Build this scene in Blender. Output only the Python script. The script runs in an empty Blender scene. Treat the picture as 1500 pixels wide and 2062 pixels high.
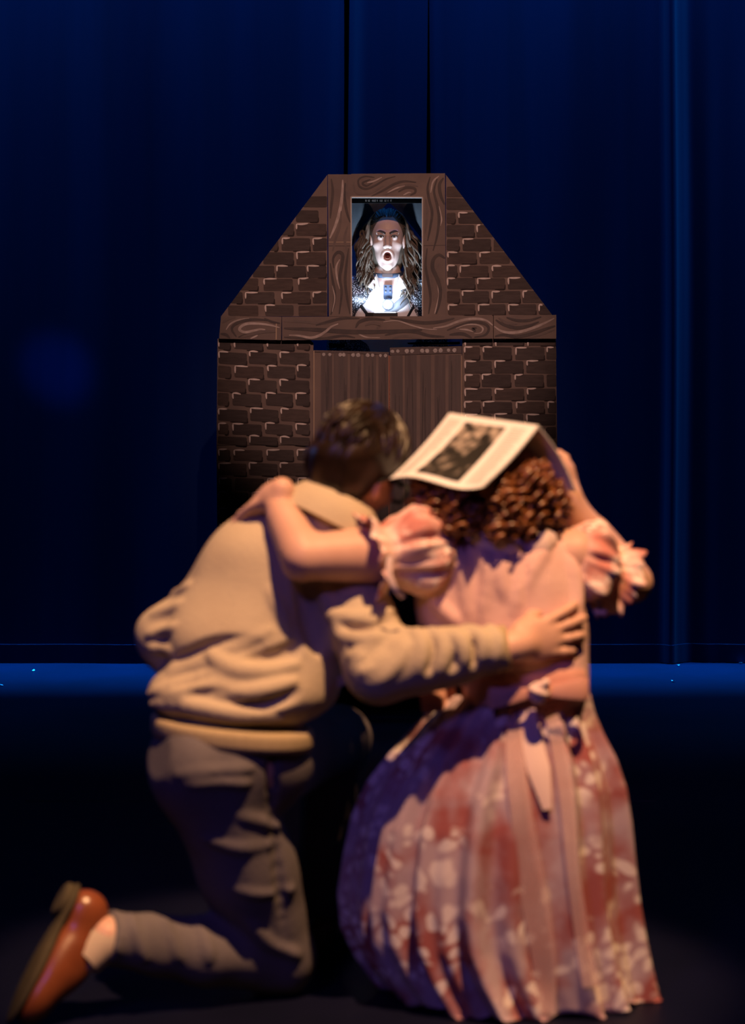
import bpy, math, random
import numpy as np
from mathutils import Vector, Matrix
from mathutils.bvhtree import BVHTree

# ------------------------------------------------------------------ camera, world, lights
FPX, CAMZ = 4870.0, 1.35          # focal length in pixels of the 1500x2062 frame, lens height above the stage
scene = bpy.context.scene
col = scene.collection
scene.view_settings.view_transform = 'Standard'
scene.view_settings.look = 'None'
scene.view_settings.gamma = 1.0
scene.view_settings.use_curve_mapping = False
scene.view_settings.exposure = 0.0

cam_d = bpy.data.cameras.new('camera')
cam = bpy.data.objects.new('camera', cam_d)
col.objects.link(cam)
cam.location = (0, 0, CAMZ)
cam.rotation_euler = (math.pi / 2, 0, 0)
cam_d.sensor_fit = 'VERTICAL'
cam_d.sensor_height = 36.0
cam_d.lens = FPX / 2062.0 * 36.0
cam_d.shift_y = -(1031 - 756) / 2062.0
cam_d.dof.use_dof = True
cam_d.dof.focus_distance = 10.1
cam_d.dof.aperture_fstop = 3.0
cam_d.clip_end = 100
scene.camera = cam

world = bpy.data.worlds.new('world')
scene.world = world
world.use_nodes = True
world.node_tree.nodes['Background'].inputs[0].default_value = (0, 0, 0, 1)
world.node_tree.nodes['Background'].inputs[1].default_value = 0.0


def P(x, y, Y):
    """point seen at pixel (x, y) that stands Y metres from the lens plane"""
    return np.array([(x - 750) * Y / FPX, Y, CAMZ - (y - 756) * Y / FPX])


def aim(o, target):
    d = Vector(target) - Vector(o.location)
    o.rotation_euler = d.to_track_quat('-Z', 'Y').to_euler()


def spot(name, loc, target, power, color, size, blend=0.5, radius=0.1):
    d = bpy.data.lights.new(name, 'SPOT')
    d.energy = power
    d.color = color
    d.spot_size = math.radians(size)
    d.spot_blend = blend
    d.shadow_soft_size = radius
    o = bpy.data.objects.new(name, d)
    col.objects.link(o)
    o.location = loc
    aim(o, target)
    return o


def area(name, loc, target, power, color, sx, sy, spread=180):
    d = bpy.data.lights.new(name, 'AREA')
    d.shape = 'RECTANGLE'
    d.size, d.size_y = sx, sy
    d.energy = power
    d.color = color
    d.spread = math.radians(spread)
    o = bpy.data.objects.new(name, d)
    col.objects.link(o)
    o.location = loc
    aim(o, target)
    return o


spot('key_spot_offscreen', (1.0, 2.35, 7.6), (0.06, 5.15, 0.72), 4400, (1.0, 0.53, 0.24), 13, 0.4, 0.07)
spot('facade_spot_offscreen', (0.7, 0.5, 6.2), P(785, 590, 10.1), 1750, (1.0, 0.55, 0.44), 10.2, 0.7, 0.05)
area('blue_batten_offscreen', (0.2, 11.08, 4.0), (0.2, 11.30, 0.0), 40, (0.02, 0.24, 1.0), 7.0, 0.15, 80)
area('blue_batten_wing_offscreen', (2.5, 11.0, 3.9), (2.65, 11.36, 1.5), 16, (0.02, 0.28, 1.0), 0.5, 0.15, 90)
area('blue_floor_batten_offscreen', (0.2, 11.305, 5.4), (0.2, 11.24, 0.0), 300, (0.004, 0.25, 1.0), 9.0, 0.04, 24)
spot('front_wash_offscreen', (-2.2, -1.0, 5.0), (0.1, 5.2, 0.6), 300, (0.28, 0.17, 1.0), 20, 0.5, 0.4)
spot('wing_rim_right_offscreen', (3.6, 8.6, 2.6), (0.45, 5.25, 0.85), 40, (0.10, 0.28, 1.0), 20, 0.6, 0.1)
spot('wing_rim_left_offscreen', (-3.6, 8.4, 2.2), (-0.4, 5.25, 0.8), 30, (0.08, 0.30, 1.0), 18, 0.6, 0.1)
spot('curtain_glow_offscreen', (-3.4, 6.5, 3.5), P(110, 738, 11.33), 800, (0.01, 0.14, 1.0), 4.2, 1.0, 0.05)

# ------------------------------------------------------------------ helpers
rng = random.Random(11)
nrng = np.random.default_rng(5)


def mat(name, color, rough=0.7, var=None, vscale=20.0, bump=0.0, bscale=60.0, spec=0.3, metal=0.0,
        stretch=(1, 1, 1), sheen=0.0, vdetail=4.0):
    """principled material; 'var' is a second colour mixed in by noise"""
    m = bpy.data.materials.new(name)
    m.use_nodes = True
    nt = m.node_tree
    b = nt.nodes['Principled BSDF']
    b.inputs['Base Color'].default_value = (*color, 1)
    b.inputs['Roughness'].default_value = rough
    b.inputs['Specular IOR Level'].default_value = spec
    b.inputs['Metallic'].default_value = metal
    if sheen:
        b.inputs['Sheen Weight'].default_value = sheen
    if var is not None or bump:
        tc = nt.nodes.new('ShaderNodeTexCoord')
        mp = nt.nodes.new('ShaderNodeMapping')
        mp.inputs['Scale'].default_value = stretch
        nt.links.new(tc.outputs['Object'], mp.inputs[0])
    if var is not None:
        n = nt.nodes.new('ShaderNodeTexNoise')
        n.inputs['Scale'].default_value = vscale
        n.inputs['Detail'].default_value = vdetail
        r = nt.nodes.new('ShaderNodeValToRGB')
        r.color_ramp.elements[0].position = 0.35
        r.color_ramp.elements[1].position = 0.65
        r.color_ramp.elements[0].color = (*color, 1)
        r.color_ramp.elements[1].color = (*var, 1)
        nt.links.new(mp.outputs[0], n.inputs['Vector'])
        nt.links.new(n.outputs[0], r.inputs[0])
        nt.links.new(r.outputs[0], b.inputs['Base Color'])
    if bump:
        n2 = nt.nodes.new('ShaderNodeTexNoise')
        n2.inputs['Scale'].default_value = bscale
        bp = nt.nodes.new('ShaderNodeBump')
        bp.inputs['Strength'].default_value = bump
        bp.inputs['Distance'].default_value = 0.01
        nt.links.new(mp.outputs[0], n2.inputs['Vector'])
        nt.links.new(n2.outputs[0], bp.inputs['Height'])
        nt.links.new(bp.outputs[0], b.inputs['Normal'])
    return m


def make(name, verts, faces, material, parent=None, base=None, smooth=True, label=None, cat=None, group=None, kind=None):
    """link one mesh object; vertices are given in world space, 'base' is the object's origin"""
    verts = np.asarray(verts, dtype=float)
    if parent is not None and base is None:
        base = np.array(parent.get('_base', (0, 0, 0)))
    if base is None:
        base = np.zeros(3)
    base = np.asarray(base, dtype=float)
    me = bpy.data.meshes.new(name)
    me.from_pydata((verts - base).tolist(), [], [list(map(int, f)) for f in faces])
    me.update()
    if smooth:
        me.polygons.foreach_set('use_smooth', [True] * len(me.polygons))
        me.set_sharp_from_angle(angle=math.radians(80))
    if isinstance(material, (list, tuple)):
        for mm in material:
            me.materials.append(mm)
    else:
        me.materials.append(material)
    o = bpy.data.objects.new(name, me)
    col.objects.link(o)
    if parent is not None:
        o.parent = parent
    else:
        o.location = base
    BASES[o.name] = base
    if label: o['label'] = label
    if cat: o['category'] = cat
    if group: o['group'] = group
    if kind: o['kind'] = kind
    return o


BASES = {}


def root(name, base, label, cat, group=None):
    o = bpy.data.objects.new(name, None)
    col.objects.link(o)
    o.location = base
    o.empty_display_size = 0.1
    o['label'] = label
    o['category'] = cat
    if group: o['group'] = group
    BASES[o.name] = np.asarray(base, dtype=float)
    return o


def child(name, verts, faces, material, parent, **kw):
    """part of 'parent': its origin is that of the top-level thing"""
    o = make(name, verts, faces, material, None, BASES[parent.name], **kw)
    o.location = (0, 0, 0)
    o.parent = parent
    return o


def box_vf(lo, hi):
    (a, b, c), (d, e, f) = lo, hi
    v = [(a, b, c), (d, b, c), (d, e, c), (a, e, c), (a, b, f), (d, b, f), (d, e, f), (a, e, f)]
    return v, [(0, 3, 2, 1), (4, 5, 6, 7), (0, 1, 5, 4), (1, 2, 6, 5), (2, 3, 7, 6), (3, 0, 4, 7)]


def join_vf(*parts):
    V, Fc, n = [], [], 0
    for v, f in parts:
        v = np.asarray(v, dtype=float)
        V.append(v)
        Fc += [tuple(i + n for i in q) for q in f]
        n += len(v)
    return np.vstack(V), Fc


def tube_vf(pts, rad, seg=8, flat=1.0, side=None, caps=True):
    """tapered tube along pts; rad is a number or a list; flat squeezes one direction of the section"""
    pts = np.asarray(pts, dtype=float)
    n = len(pts)
    rad = np.full(n, rad) if np.isscalar(rad) else np.asarray(rad, dtype=float)
    T = np.gradient(pts, axis=0)
    T /= np.linalg.norm(T, axis=1)[:, None] + 1e-9
    up = np.array(side if side is not None else (0.31, 0.22, 0.92), dtype=float)
    V = []
    a_prev = None
    for i in range(n):
        ref = up if a_prev is None or side is not None else a_prev
        a = ref - T[i] * ref.dot(T[i])
        if np.linalg.norm(a) < 1e-5:
            a = np.cross(T[i], (1, 0, 0))
        a /= np.linalg.norm(a)
        a_prev = a
        b = np.cross(T[i], a)
        for j in range(seg):
            t = 2 * math.pi * j / seg
            V.append(pts[i] + rad[i] * (a * math.cos(t) * 1.0 + b * math.sin(t) * flat))
    Fc = []
    for i in range(n - 1):
        for j in range(seg):
            k = (j + 1) % seg
            Fc.append((i * seg + j, i * seg + k, (i + 1) * seg + k, (i + 1) * seg + j))
    if caps:
        Fc.append(tuple(reversed(range(seg))))
        Fc.append(tuple(range((n - 1) * seg, n * seg)))
    return np.array(V), Fc


def catmull(pts, n=6):
    pts = [np.asarray(p, dtype=float) for p in pts]
    if len(pts) < 3:
        return np.array([pts[0] + (pts[-1] - pts[0]) * t for t in np.linspace(0, 1, n + 1)])
    q = [2 * pts[0] - pts[1]] + pts + [2 * pts[-1] - pts[-2]]
    out = []
    for i in range(1, len(q) - 2):
        for t in np.linspace(0, 1, n, endpoint=False):
            a, b, c, d = q[i - 1], q[i], q[i + 1], q[i + 2]
            out.append(0.5 * (2 * b + (c - a) * t + (2 * a - 5 * b + 4 * c - d) * t * t + (3 * b - a - 3 * c + d) * t ** 3))
    out.append(pts[-1])
    return np.array(out)


def grid_vf(nu, nv, fn):
    V = [fn(u / (nu - 1), v / (nv - 1)) for v in range(nv) for u in range(nu)]
    Fc = [(v * nu + u, v * nu + u + 1, (v + 1) * nu + u + 1, (v + 1) * nu + u) for v in range(nv - 1) for u in range(nu - 1)]
    return np.array(V), Fc


def solid_grid(nu, nv, fn, th):
    """grid surface given a real thickness along its normals"""
    V, Fc = grid_vf(nu, nv, fn)
    G = V.reshape(nv, nu, 3)
    du = np.gradient(G, axis=1)
    dv = np.gradient(G, axis=0)
    N = np.cross(du, dv)
    N /= np.linalg.norm(N, axis=2)[..., None] + 1e-9
    A = (G + N * th / 2).reshape(-1, 3)
    B = (G - N * th / 2).reshape(-1, 3)
    n = nu * nv
    F2 = [tuple(f) for f in Fc] + [tuple(i + n for i in reversed(f)) for f in Fc]
    ring = [u for u in range(nu)] + [v * nu + nu - 1 for v in range(1, nv)] + [(nv - 1) * nu + u for u in range(nu - 2, -1, -1)] + [v * nu for v in range(nv - 2, 0, -1)]
    for i in range(len(ring)):
        a, b = ring[i], ring[(i + 1) % len(ring)]
        F2.append((b, a, a + n, b + n))
    return np.vstack([A, B]), F2


class Field:
    """signed distance volume made of smoothly blended limbs, turned into one continuous skin"""

    def __init__(self, lo, hi, h):
        self.lo = np.asarray(lo, dtype=float)
        self.h = h
        self.n = np.ceil((np.asarray(hi) - self.lo) / h).astype(int) + 1
        self.F = np.full(self.n, 1.0, dtype=np.float32)

    def _sub(self, lo, hi, m):
        a = np.clip(np.floor((lo - m - self.lo) / self.h).astype(int), 0, self.n)
        b = np.clip(np.ceil((hi + m - self.lo) / self.h).astype(int) + 1, 0, self.n)
        if np.any(b <= a):
            return None, None
        ax = [(self.lo[i] + self.h * np.arange(a[i], b[i])).astype(np.float32) for i in range(3)]
        g = np.meshgrid(*ax, indexing='ij')
        return (slice(a[0], b[0]), slice(a[1], b[1]), slice(a[2], b[2])), g

    def _apply(self, s, d, k, sub):
        f = self.F[s]
        if sub:
            d = -d
            if k > 0:
                hh = np.clip(0.5 - 0.5 * (d - f) / k, 0, 1)
                r = d * (1 - hh) + f * hh + k * hh * (1 - hh)
            else:
                r = np.maximum(f, d)
        else:
            if k > 0:
                hh = np.clip(0.5 + 0.5 * (d - f) / k, 0, 1)
                r = d * (1 - hh) + f * hh - k * hh * (1 - hh)
            else:
                r = np.minimum(f, d)
        self.F[s] = r

    def cap(self, a, b, ra, rb, k=0.02, sub=False):
        a, b = np.asarray(a, float), np.asarray(b, float)
        r = max(ra, rb)
        s, g = self._sub(np.minimum(a, b) - r, np.maximum(a, b) + r, k + 4 * self.h)
        if s is None: return
        ab = b - a
        L = float(ab.dot(ab)) + 1e-12
        x, y, z = (g[i] - a[i] for i in range(3))
        t = np.clip((x * ab[0] + y * ab[1] + z * ab[2]) / L, 0, 1)
        d = np.sqrt((x - t * ab[0]) ** 2 + (y - t * ab[1]) ** 2 + (z - t * ab[2]) ** 2) - (ra + (rb - ra) * t)
        self._apply(s, d, k, sub)

    def chain(self, pts, rs, k=0.02, sub=False):
        if np.isscalar(rs): rs = [rs] * len(pts)
        for i in range(len(pts) - 1):
            self.cap(pts[i], pts[i + 1], rs[i], rs[i + 1], k, sub)

    def ell(self, c, r, R=None, k=0.02, sub=False):
        c, r = np.asarray(c, float), np.asarray(r, float)
        m = np.full(3, r.max())
        s, g = self._sub(c - m, c + m, k + 4 * self.h)
        if s is None: return
        d = [g[i] - c[i] for i in range(3)]
        if R is not None:
            R = np.asarray(R)
            d = [R[0, i] * d[0] + R[1, i] * d[1] + R[2, i] * d[2] for i in range(3)]
        k0 = np.sqrt((d[0] / r[0]) ** 2 + (d[1] / r[1]) ** 2 + (d[2] / r[2]) ** 2)
        k1 = np.sqrt((d[0] / r[0] ** 2) ** 2 + (d[1] / r[1] ** 2) ** 2 + (d[2] / r[2] ** 2) ** 2) + 1e-6
        self._apply(s, k0 * (k0 - 1) / k1, k, sub)

    def plane(self, p, n, k=0.005):
        """cut away everything on the side the normal points to"""
        ax = [(self.lo[i] + self.h * np.arange(self.n[i])).astype(np.float32) for i in range(3)]
        d = (ax[0][:, None, None] - p[0]) * n[0] + (ax[1][None, :, None] - p[1]) * n[1] + (ax[2][None, None, :] - p[2]) * n[2]
        f = self.F
        hh = np.clip(0.5 - 0.5 * (d - f) / k, 0, 1)
        self.F = (d * (1 - hh) + f * hh + k * hh * (1 - hh)).astype(np.float32)

    def ripple(self, amp, freqs, seed=0, vec=None):
        """soft cloth unevenness: a few crossing sine waves pushed into the distance"""
        r = np.random.default_rng(seed)
        ax = [(self.lo[i] + self.h * np.arange(self.n[i])).astype(np.float32) for i in range(3)]
        for fq in freqs:
            v = r.normal(size=3) if vec is None else np.asarray(vec) + r.normal(size=3) * 0.35
            v = v / np.linalg.norm(v) * fq
            w = r.normal(size=3)
            w = w / np.linalg.norm(w) * fq * 0.6
            ph = r.uniform(0, 6.28, 2)
            a = (ax[0] * v[0])[:, None, None] + (ax[1] * v[1])[None, :, None] + (ax[2] * v[2])[None, None, :] + ph[0]
            b = (ax[0] * w[0])[:, None, None] + (ax[1] * w[1])[None, :, None] + (ax[2] * w[2])[None, None, :] + ph[1]
            self.F += (amp / len(freqs) * np.sin(a + 1.3 * np.sin(b))).astype(np.float32)

    def hit(self, px, py, y0=4.6, y1=6.2):
        """first point of the skin along the sight line through a pixel of the photograph"""
        Ys = np.arange(y0, y1, self.h * 0.5)
        pts = np.stack([(px - 750) * Ys / FPX, Ys, CAMZ - (py - 756) * Ys / FPX], 1)
        ix = np.round((pts - self.lo) / self.h).astype(int)
        ok = np.all((ix >= 0) & (ix < self.n), axis=1)
        val = np.full(len(Ys), 1.0)
        val[ok] = self.F[ix[ok, 0], ix[ok, 1], ix[ok, 2]]
        w = np.nonzero(val < 0)[0]
        return pts[w[0]] if len(w) else None

    def fold(self, pix, r=0.014, k=0.02, off=0.004, sub=False):
        """raised (or sunken) cloth fold that follows a drawn line over the surface"""
        q = []
        for p in catmull([np.array(p, float) for p in pix], 4):
            h = self.hit(p[0], p[1])
            if h is not None:
                q.append(P(p[0], p[1], h[1] + (off if not sub else -off)))
        if len(q) < 2: return
        n = len(q)
        if n > 4:       # even out the depth so that the fold runs smoothly
            Yq = np.array([p[1] for p in q])
            Ys_ = np.convolve(np.pad(Yq, 2, mode='edge'), np.ones(5) / 5, 'valid')
            q = [np.array([0, 0, CAMZ]) + (p - np.array([0, 0, CAMZ])) * (y / p[1]) for p, y in zip(q, Ys_)]
        rs = [r * (0.35 + 0.65 * math.sin(math.pi * (i + 0.6) / (n + 0.2))) for i in range(n)]
        self.chain(q, rs, k, sub)

    def mesh(self, smooth=1):
        F = self.F
        ins = F < 0
        c = np.zeros(np.array(F.shape) - 1, dtype=np.int8)
        sl = lambda d, n: slice(d, n - 1 + d)
        nx, ny, nz = F.shape
        for dx in (0, 1):
            for dy in (0, 1):
                for dz in (0, 1):
                    c += ins[sl(dx, nx), sl(dy, ny), sl(dz, nz)]
        act = (c > 0) & (c < 8)
        cells = np.argwhere(act)
        idx = -np.ones(act.shape, dtype=np.int64)
        idx[act] = np.arange(len(cells))
        acc = np.zeros((len(cells), 3))
        cnt = np.zeros(len(cells))
        corners = [(0, 0, 0), (1, 0, 0), (0, 1, 0), (1, 1, 0), (0, 0, 1), (1, 0, 1), (0, 1, 1), (1, 1, 1)]
        vals = [F[cells[:, 0] + q[0], cells[:, 1] + q[1], cells[:, 2] + q[2]] for q in corners]
        for i in range(8):
            for ax in range(3):
                if corners[i][ax] == 0:
                    j = i + (1, 2, 4)[ax]
                    a, b = vals[i], vals[j]
                    x = (a < 0) != (b < 0)
                    t = np.where(x, a / np.where(x, a - b, 1), 0)
                    p = np.tile(np.array(corners[i], float), (len(cells), 1))
                    p[:, ax] += t
                    acc[x] += p[x]
                    cnt[x] += 1
        V = self.lo + self.h * (cells + acc / np.maximum(cnt, 1)[:, None])
        faces = []
        for ax in range(3):
            o1, o2 = [(1, 2), (2, 0), (0, 1)][ax]
            A = ins.take(range(F.shape[ax] - 1), axis=ax)
            B = ins.take(range(1, F.shape[ax]), axis=ax)
            e = np.argwhere(A != B)
            e = e[(e[:, o1] > 0) & (e[:, o2] > 0) & (e[:, o1] < F.shape[o1] - 1) & (e[:, o2] < F.shape[o2] - 1)]
            q = []
            for d1, d2 in ((-1, -1), (0, -1), (0, 0), (-1, 0)):
                t = e.copy()
                t[:, o1] += d1
                t[:, o2] += d2
                q.append(idx[t[:, 0], t[:, 1], t[:, 2]])
            q = np.stack(q, 1)
            flip = ~A[e[:, 0], e[:, 1], e[:, 2]]
            q[flip] = q[flip][:, ::-1]
            faces.append(q[np.all(q >= 0, axis=1)])
        Q = np.vstack(faces)
        for _ in range(smooth):
            s = np.zeros_like(V)
            w = np.zeros(len(V))
            for i in range(4):
                for j in (1, 3):
                    np.add.at(s, Q[:, i], V[Q[:, (i + j) % 4]])
                    np.add.at(w, Q[:, i], 1)
            V = 0.5 * V + 0.5 * s / np.maximum(w, 1)[:, None]
        return V, Q.tolist()


def nrm(v):
    v = np.asarray(v, float)
    return v / np.linalg.norm(v)


def frame(f, u):
    """rotation whose columns are right, forward, up"""
    f = nrm(f)
    u = np.asarray(u, float)
    u = nrm(u - f * u.dot(f))
    r = np.cross(f, u)
    return np.stack([r, f, u], 1)


def hand(fd, wrist, f, n, s, size=1.0, curl=(0.25, 0.3, 0.35, 0.4), thumb=0.5, spread=0.10):
    """palm, four unequal bent fingers and a thumb; f: wrist to fingers, n: back of hand, s: thumb side"""
    f, n = nrm(f), np.asarray(n, float)
    n = nrm(n - f * n.dot(f))
    s = np.asarray(s, float)
    s = nrm(s - f * s.dot(f) - n * s.dot(n))
    W = np.asarray(wrist, float)
    R = np.stack([s, f, n], 1)
    z = size
    fd.ell(W + f * 0.050 * z, (0.043 * z, 0.058 * z, 0.017 * z), R, 0.012)
    fd.cap(W - f * 0.03, W + f * 0.02 * z, 0.027 * z, 0.027 * z, 0.02)
    offs = (0.031, 0.0105, -0.0105, -0.030)
    lens = (0.072, 0.080, 0.074, 0.058)
    kn = (0.092, 0.097, 0.093, 0.084)
    for i in range(4):
        b = W + f * kn[i] * z * 0.92 + s * offs[i] * z
        d0 = nrm(f + s * spread * (1.5 - i) * 0.9)
        ang = curl[i] * 0.5
        p, q = b - d0 * 0.02 * z, [b - d0 * 0.02 * z, b]
        cur = b
        for seg, fr in enumerate((0.45, 0.31, 0.24)):
            dd = d0 * math.cos(ang) - n * math.sin(ang)
            cur = cur + dd * lens[i] * fr * z
            q.append(cur)
            ang += curl[i]
        r0 = 0.0098 * z
        fd.chain(q, [r0 * 1.0, r0, r0 * 0.95, r0 * 0.88, r0 * 0.75], 0.005)
    b = W + f * 0.018 * z + s * 0.028 * z - n * 0.006
    d1 = nrm(f * 0.75 + s * thumb - n * 0.25)
    d2 = nrm(f * 1.0 + s * thumb * 0.45 - n * 0.35)
    fd.chain([b, b + d1 * 0.045 * z, b + d1 * 0.045 * z + d2 * 0.034 * z, b + d1 * 0.045 * z + d2 * 0.060 * z],
             [0.015 * z, 0.0115 * z, 0.0105 * z, 0.0085 * z], 0.008)


def head_shape(fd, mouth=False):
    """face and skull in local axes: x right, y forward, z up"""
    fd.ell((0, -0.012, 0.030), (0.076, 0.096, 0.088), k=0.02)
    fd.ell((0, 0.030, -0.026), (0.063, 0.063, 0.092), k=0.03)
    fd.ell((0, 0.044, -0.086), (0.040, 0.043, 0.043), k=0.035)
    fd.ell((0, 0.074, -0.120), (0.021, 0.018, 0.019), k=0.02)
    for sg in (-1, 1):
        fd.ell((0.046 * sg, 0.060, -0.026), (0.021, 0.022, 0.018), k=0.02)
        fd.ell((0.031 * sg, 0.100, 0.004), (0.019, 0.017, 0.0115), k=0.012, sub=True)
        fd.cap((0.012 * sg, 0.089, 0.020), (0.046 * sg, 0.076, 0.023), 0.0085, 0.007, 0.012)
        fd.ell((0.031 * sg, 0.081, 0.003), (0.0155, 0.012, 0.0125), k=0.006)
        fd.ell((0.077 * sg, -0.006, -0.012), (0.009, 0.019, 0.033), k=0.006)
        fd.ell((0.084 * sg, 0.001, -0.010), (0.006, 0.011, 0.020), k=0.004, sub=True)
    fd.chain([(0, 0.090, 0.014), (0, 0.102, -0.010), (0, 0.113, -0.034)], [0.0075, 0.009, 0.0115], 0.010)
    for sg in (-1, 1):
        fd.ell((0.0125 * sg, 0.101, -0.037), (0.0085, 0.011, 0.0085), k=0.006)
        fd.ell((0.0075 * sg, 0.106, -0.046), (0.0042, 0.006, 0.004), k=0.003, sub=True)
    if mouth:
        t = np.linspace(0, 2 * math.pi, 17)
        fd.chain([np.array([0.0215 * math.cos(a), 0.088 - 0.006 * abs(math.cos(a)), -0.078 + 0.0205 * math.sin(a)]) for a in t], 0.0062, 0.008)
        fd.ell((0, 0.100, -0.078), (0.018, 0.045, 0.0175), k=0.004, sub=True)
    else:
        fd.cap((-0.02, 0.086, -0.070), (0.02, 0.086, -0.070), 0.008, 0.008, 0.008)
        fd.cap((-0.018, 0.085, -0.084), (0.018, 0.085, -0.084), 0.008, 0.008, 0.008)


def xf(V, c, R, sc=(1, 1, 1)):
    return (np.asarray(V) * np.asarray(sc)) @ np.asarray(R).T + np.asarray(c)


def bvh(V, Fc):
    return BVHTree.FromPolygons([Vector(v) for v in V], [tuple(map(int, f)) for f in Fc])


def cast(tree, px, py):
    d = Vector(P(px, py, 1.0) - np.array([0, 0, CAMZ])).normalized()
    h = tree.ray_cast(Vector((0, 0, CAMZ)), d)
    return None if h[0] is None else np.array(h[0])

# ------------------------------------------------------------------ materials
M_floor = mat('black_stage_floor', (0.0030, 0.0040, 0.0140), 0.5, (0.0042, 0.0050, 0.0180), 3.0, 0.05, 40, 0.12)
M_wall = mat('black_back_wall', (0.01, 0.01, 0.012), 0.9)
M_curtain = mat('dark_blue_velour', (0.003, 0.009, 0.032), 0.95, (0.004, 0.012, 0.042), 2.0, 0.0, 50, 0.05, stretch=(3, 3, 0.15), sheen=0.1)
M_mortar = mat('painted_mortar', (0.26, 0.205, 0.18), 0.85, (0.22, 0.172, 0.155), 9, 0.08, 40, 0.15)
M_brick = [mat('painted_brick', (0.115, 0.096, 0.092), 0.9, (0.092, 0.077, 0.075), 22, 0.12, 120, 0.1, stretch=(1, 1, 5)),
           mat('painted_brick_warm', (0.125, 0.098, 0.090), 0.9, (0.098, 0.078, 0.074), 22, 0.12, 120, 0.1, stretch=(1, 1, 5)),
           mat('painted_brick_dark', (0.098, 0.082, 0.08), 0.9, (0.08, 0.067, 0.066), 22, 0.12, 120, 0.1, stretch=(1, 1, 5))]
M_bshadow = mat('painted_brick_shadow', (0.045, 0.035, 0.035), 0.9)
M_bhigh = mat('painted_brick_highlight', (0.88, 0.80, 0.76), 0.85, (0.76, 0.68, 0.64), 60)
M_wood = mat('painted_wood_brown', (0.26, 0.205, 0.18), 0.8, (0.20, 0.16, 0.148), 7, 0.05, 60, 0.2, stretch=(1, 1, 1))
M_wdark = mat('painted_grain_dark', (0.10, 0.088, 0.09), 0.85, (0.125, 0.105, 0.10), 30)
M_wmid = mat('painted_grain_mid', (0.18, 0.148, 0.14), 0.85, (0.21, 0.17, 0.155), 30)
M_wlight = mat('painted_grain_light', (0.60, 0.52, 0.49), 0.85, (0.42, 0.35, 0.32), 30)
M_card = mat('raw_cardboard_edge', (0.55, 0.42, 0.30), 0.9)
M_plank = [mat('painted_plank', (0.175, 0.145, 0.14), 0.85, (0.14, 0.115, 0.115), 10, 0.1, 90, 0.15, stretch=(6, 1, 0.35)),
           mat('painted_plank_grey', (0.15, 0.13, 0.128), 0.85, (0.185, 0.15, 0.142), 10, 0.1, 90, 0.15, stretch=(6, 1, 0.35))]
M_dab = mat('pale_paint_dab', (0.62, 0.58, 0.55), 0.8, (0.45, 0.42, 0.42), 90)
M_black = mat('matt_black', (0.012, 0.012, 0.013), 0.7)
M_drape = mat('black_drape_cloth', (0.09, 0.10, 0.11), 0.75, (0.07, 0.08, 0.09), 15, 0.1, 80, 0.3)
M_skin = mat('warm_skin', (0.66, 0.40, 0.30), 0.5, (0.60, 0.35, 0.26), 14, 0.0, 50, 0.35)
M_skin2 = mat('fair_skin', (0.64, 0.39, 0.31), 0.5, (0.59, 0.35, 0.27), 14, 0.0, 50, 0.35)
M_skin3 = mat('stage_makeup_skin', (0.62, 0.44, 0.36), 0.5, (0.57, 0.40, 0.33), 20, 0.0, 50, 0.3)
M_jacket = mat('tan_cotton_jacket', (0.50, 0.42, 0.31), 0.8, (0.46, 0.38, 0.28), 8, 0.15, 120, 0.15)
M_rib = mat('tan_ribbed_knit', (0.46, 0.36, 0.22), 0.85, (0.40, 0.31, 0.185), 40, 0.3, 200, 0.1, stretch=(6, 6, 0.3))
M_trouser = mat('grey_wool_trousers', (0.15, 0.135, 0.145), 0.85, (0.12, 0.108, 0.118), 10, 0.1, 120, 0.1)
M_leather = mat('brown_shoe_leather', (0.22, 0.062, 0.024), 0.30, (0.15, 0.040, 0.016), 9, 0.05, 50, 0.5)
M_sole = mat('tan_shoe_sole', (0.075, 0.06, 0.032), 0.8, (0.055, 0.045, 0.025), 20)
M_sock = mat('cream_sock', (0.46, 0.37, 0.29), 0.9, None)
M_hair_m = mat('dark_brown_hair', (0.010, 0.005, 0.003), 0.40, (0.024, 0.011, 0.005), 18, 0.0, 50, 0.5)
M_hair_w = mat('auburn_hair', (0.24, 0.085, 0.024), 0.34, (0.10, 0.030, 0.009), 24, 0.0, 50, 0.7)
M_hair_p = mat('ash_blonde_hair', (0.15, 0.115, 0.085), 0.55, (0.08, 0.06, 0.042), 30, 0.0, 50, 0.25)
M_bodice = mat('pink_bodice_cotton', (0.74, 0.50, 0.45), 0.75, (0.70, 0.45, 0.41), 10, 0.1, 60, 0.2)
M_ribbon = mat('pale_pink_satin', (0.86, 0.66, 0.60), 0.5, None, 10, 0, 50, 0.4)
M_sash = mat('coral_sash_cotton', (0.78, 0.42, 0.33), 0.7, (0.70, 0.36, 0.28), 20)
M_shirt = mat('white_ribbed_shirt', (0.82, 0.80, 0.78), 0.8, None, 10, 0.25, 60, 0.2, stretch=(8, 8, 0.2))
M_paper = mat('white_program_paper', (0.82, 0.83, 0.84), 0.7, (0.79, 0.79, 0.80), 8)
M_ink = mat('grey_print', (0.50, 0.46, 0.42), 0.8)
M_lens = mat('spectacle_lens', (0.9, 0.95, 0.95), 0.05)
M_metal = mat('dull_steel', (0.30, 0.31, 0.34), 0.35, None, metal=1.0)
M_strap = mat('blue_grey_leather_strap', (0.05, 0.07, 0.11), 0.5)
M_lip = mat('dark_red_lip', (0.30, 0.05, 0.06), 0.4)
M_teeth = mat('teeth_white', (0.8, 0.78, 0.74), 0.4)
M_eye = mat('eye_white', (0.50, 0.48, 0.46), 0.25)
M_iris = mat('dark_hazel_iris', (0.06, 0.035, 0.02), 0.2)
M_brow = mat('dark_eyebrow', (0.05, 0.035, 0.03), 0.7)
M_mouth = mat('mouth_inside', (0.14, 0.025, 0.025), 0.5)
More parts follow.
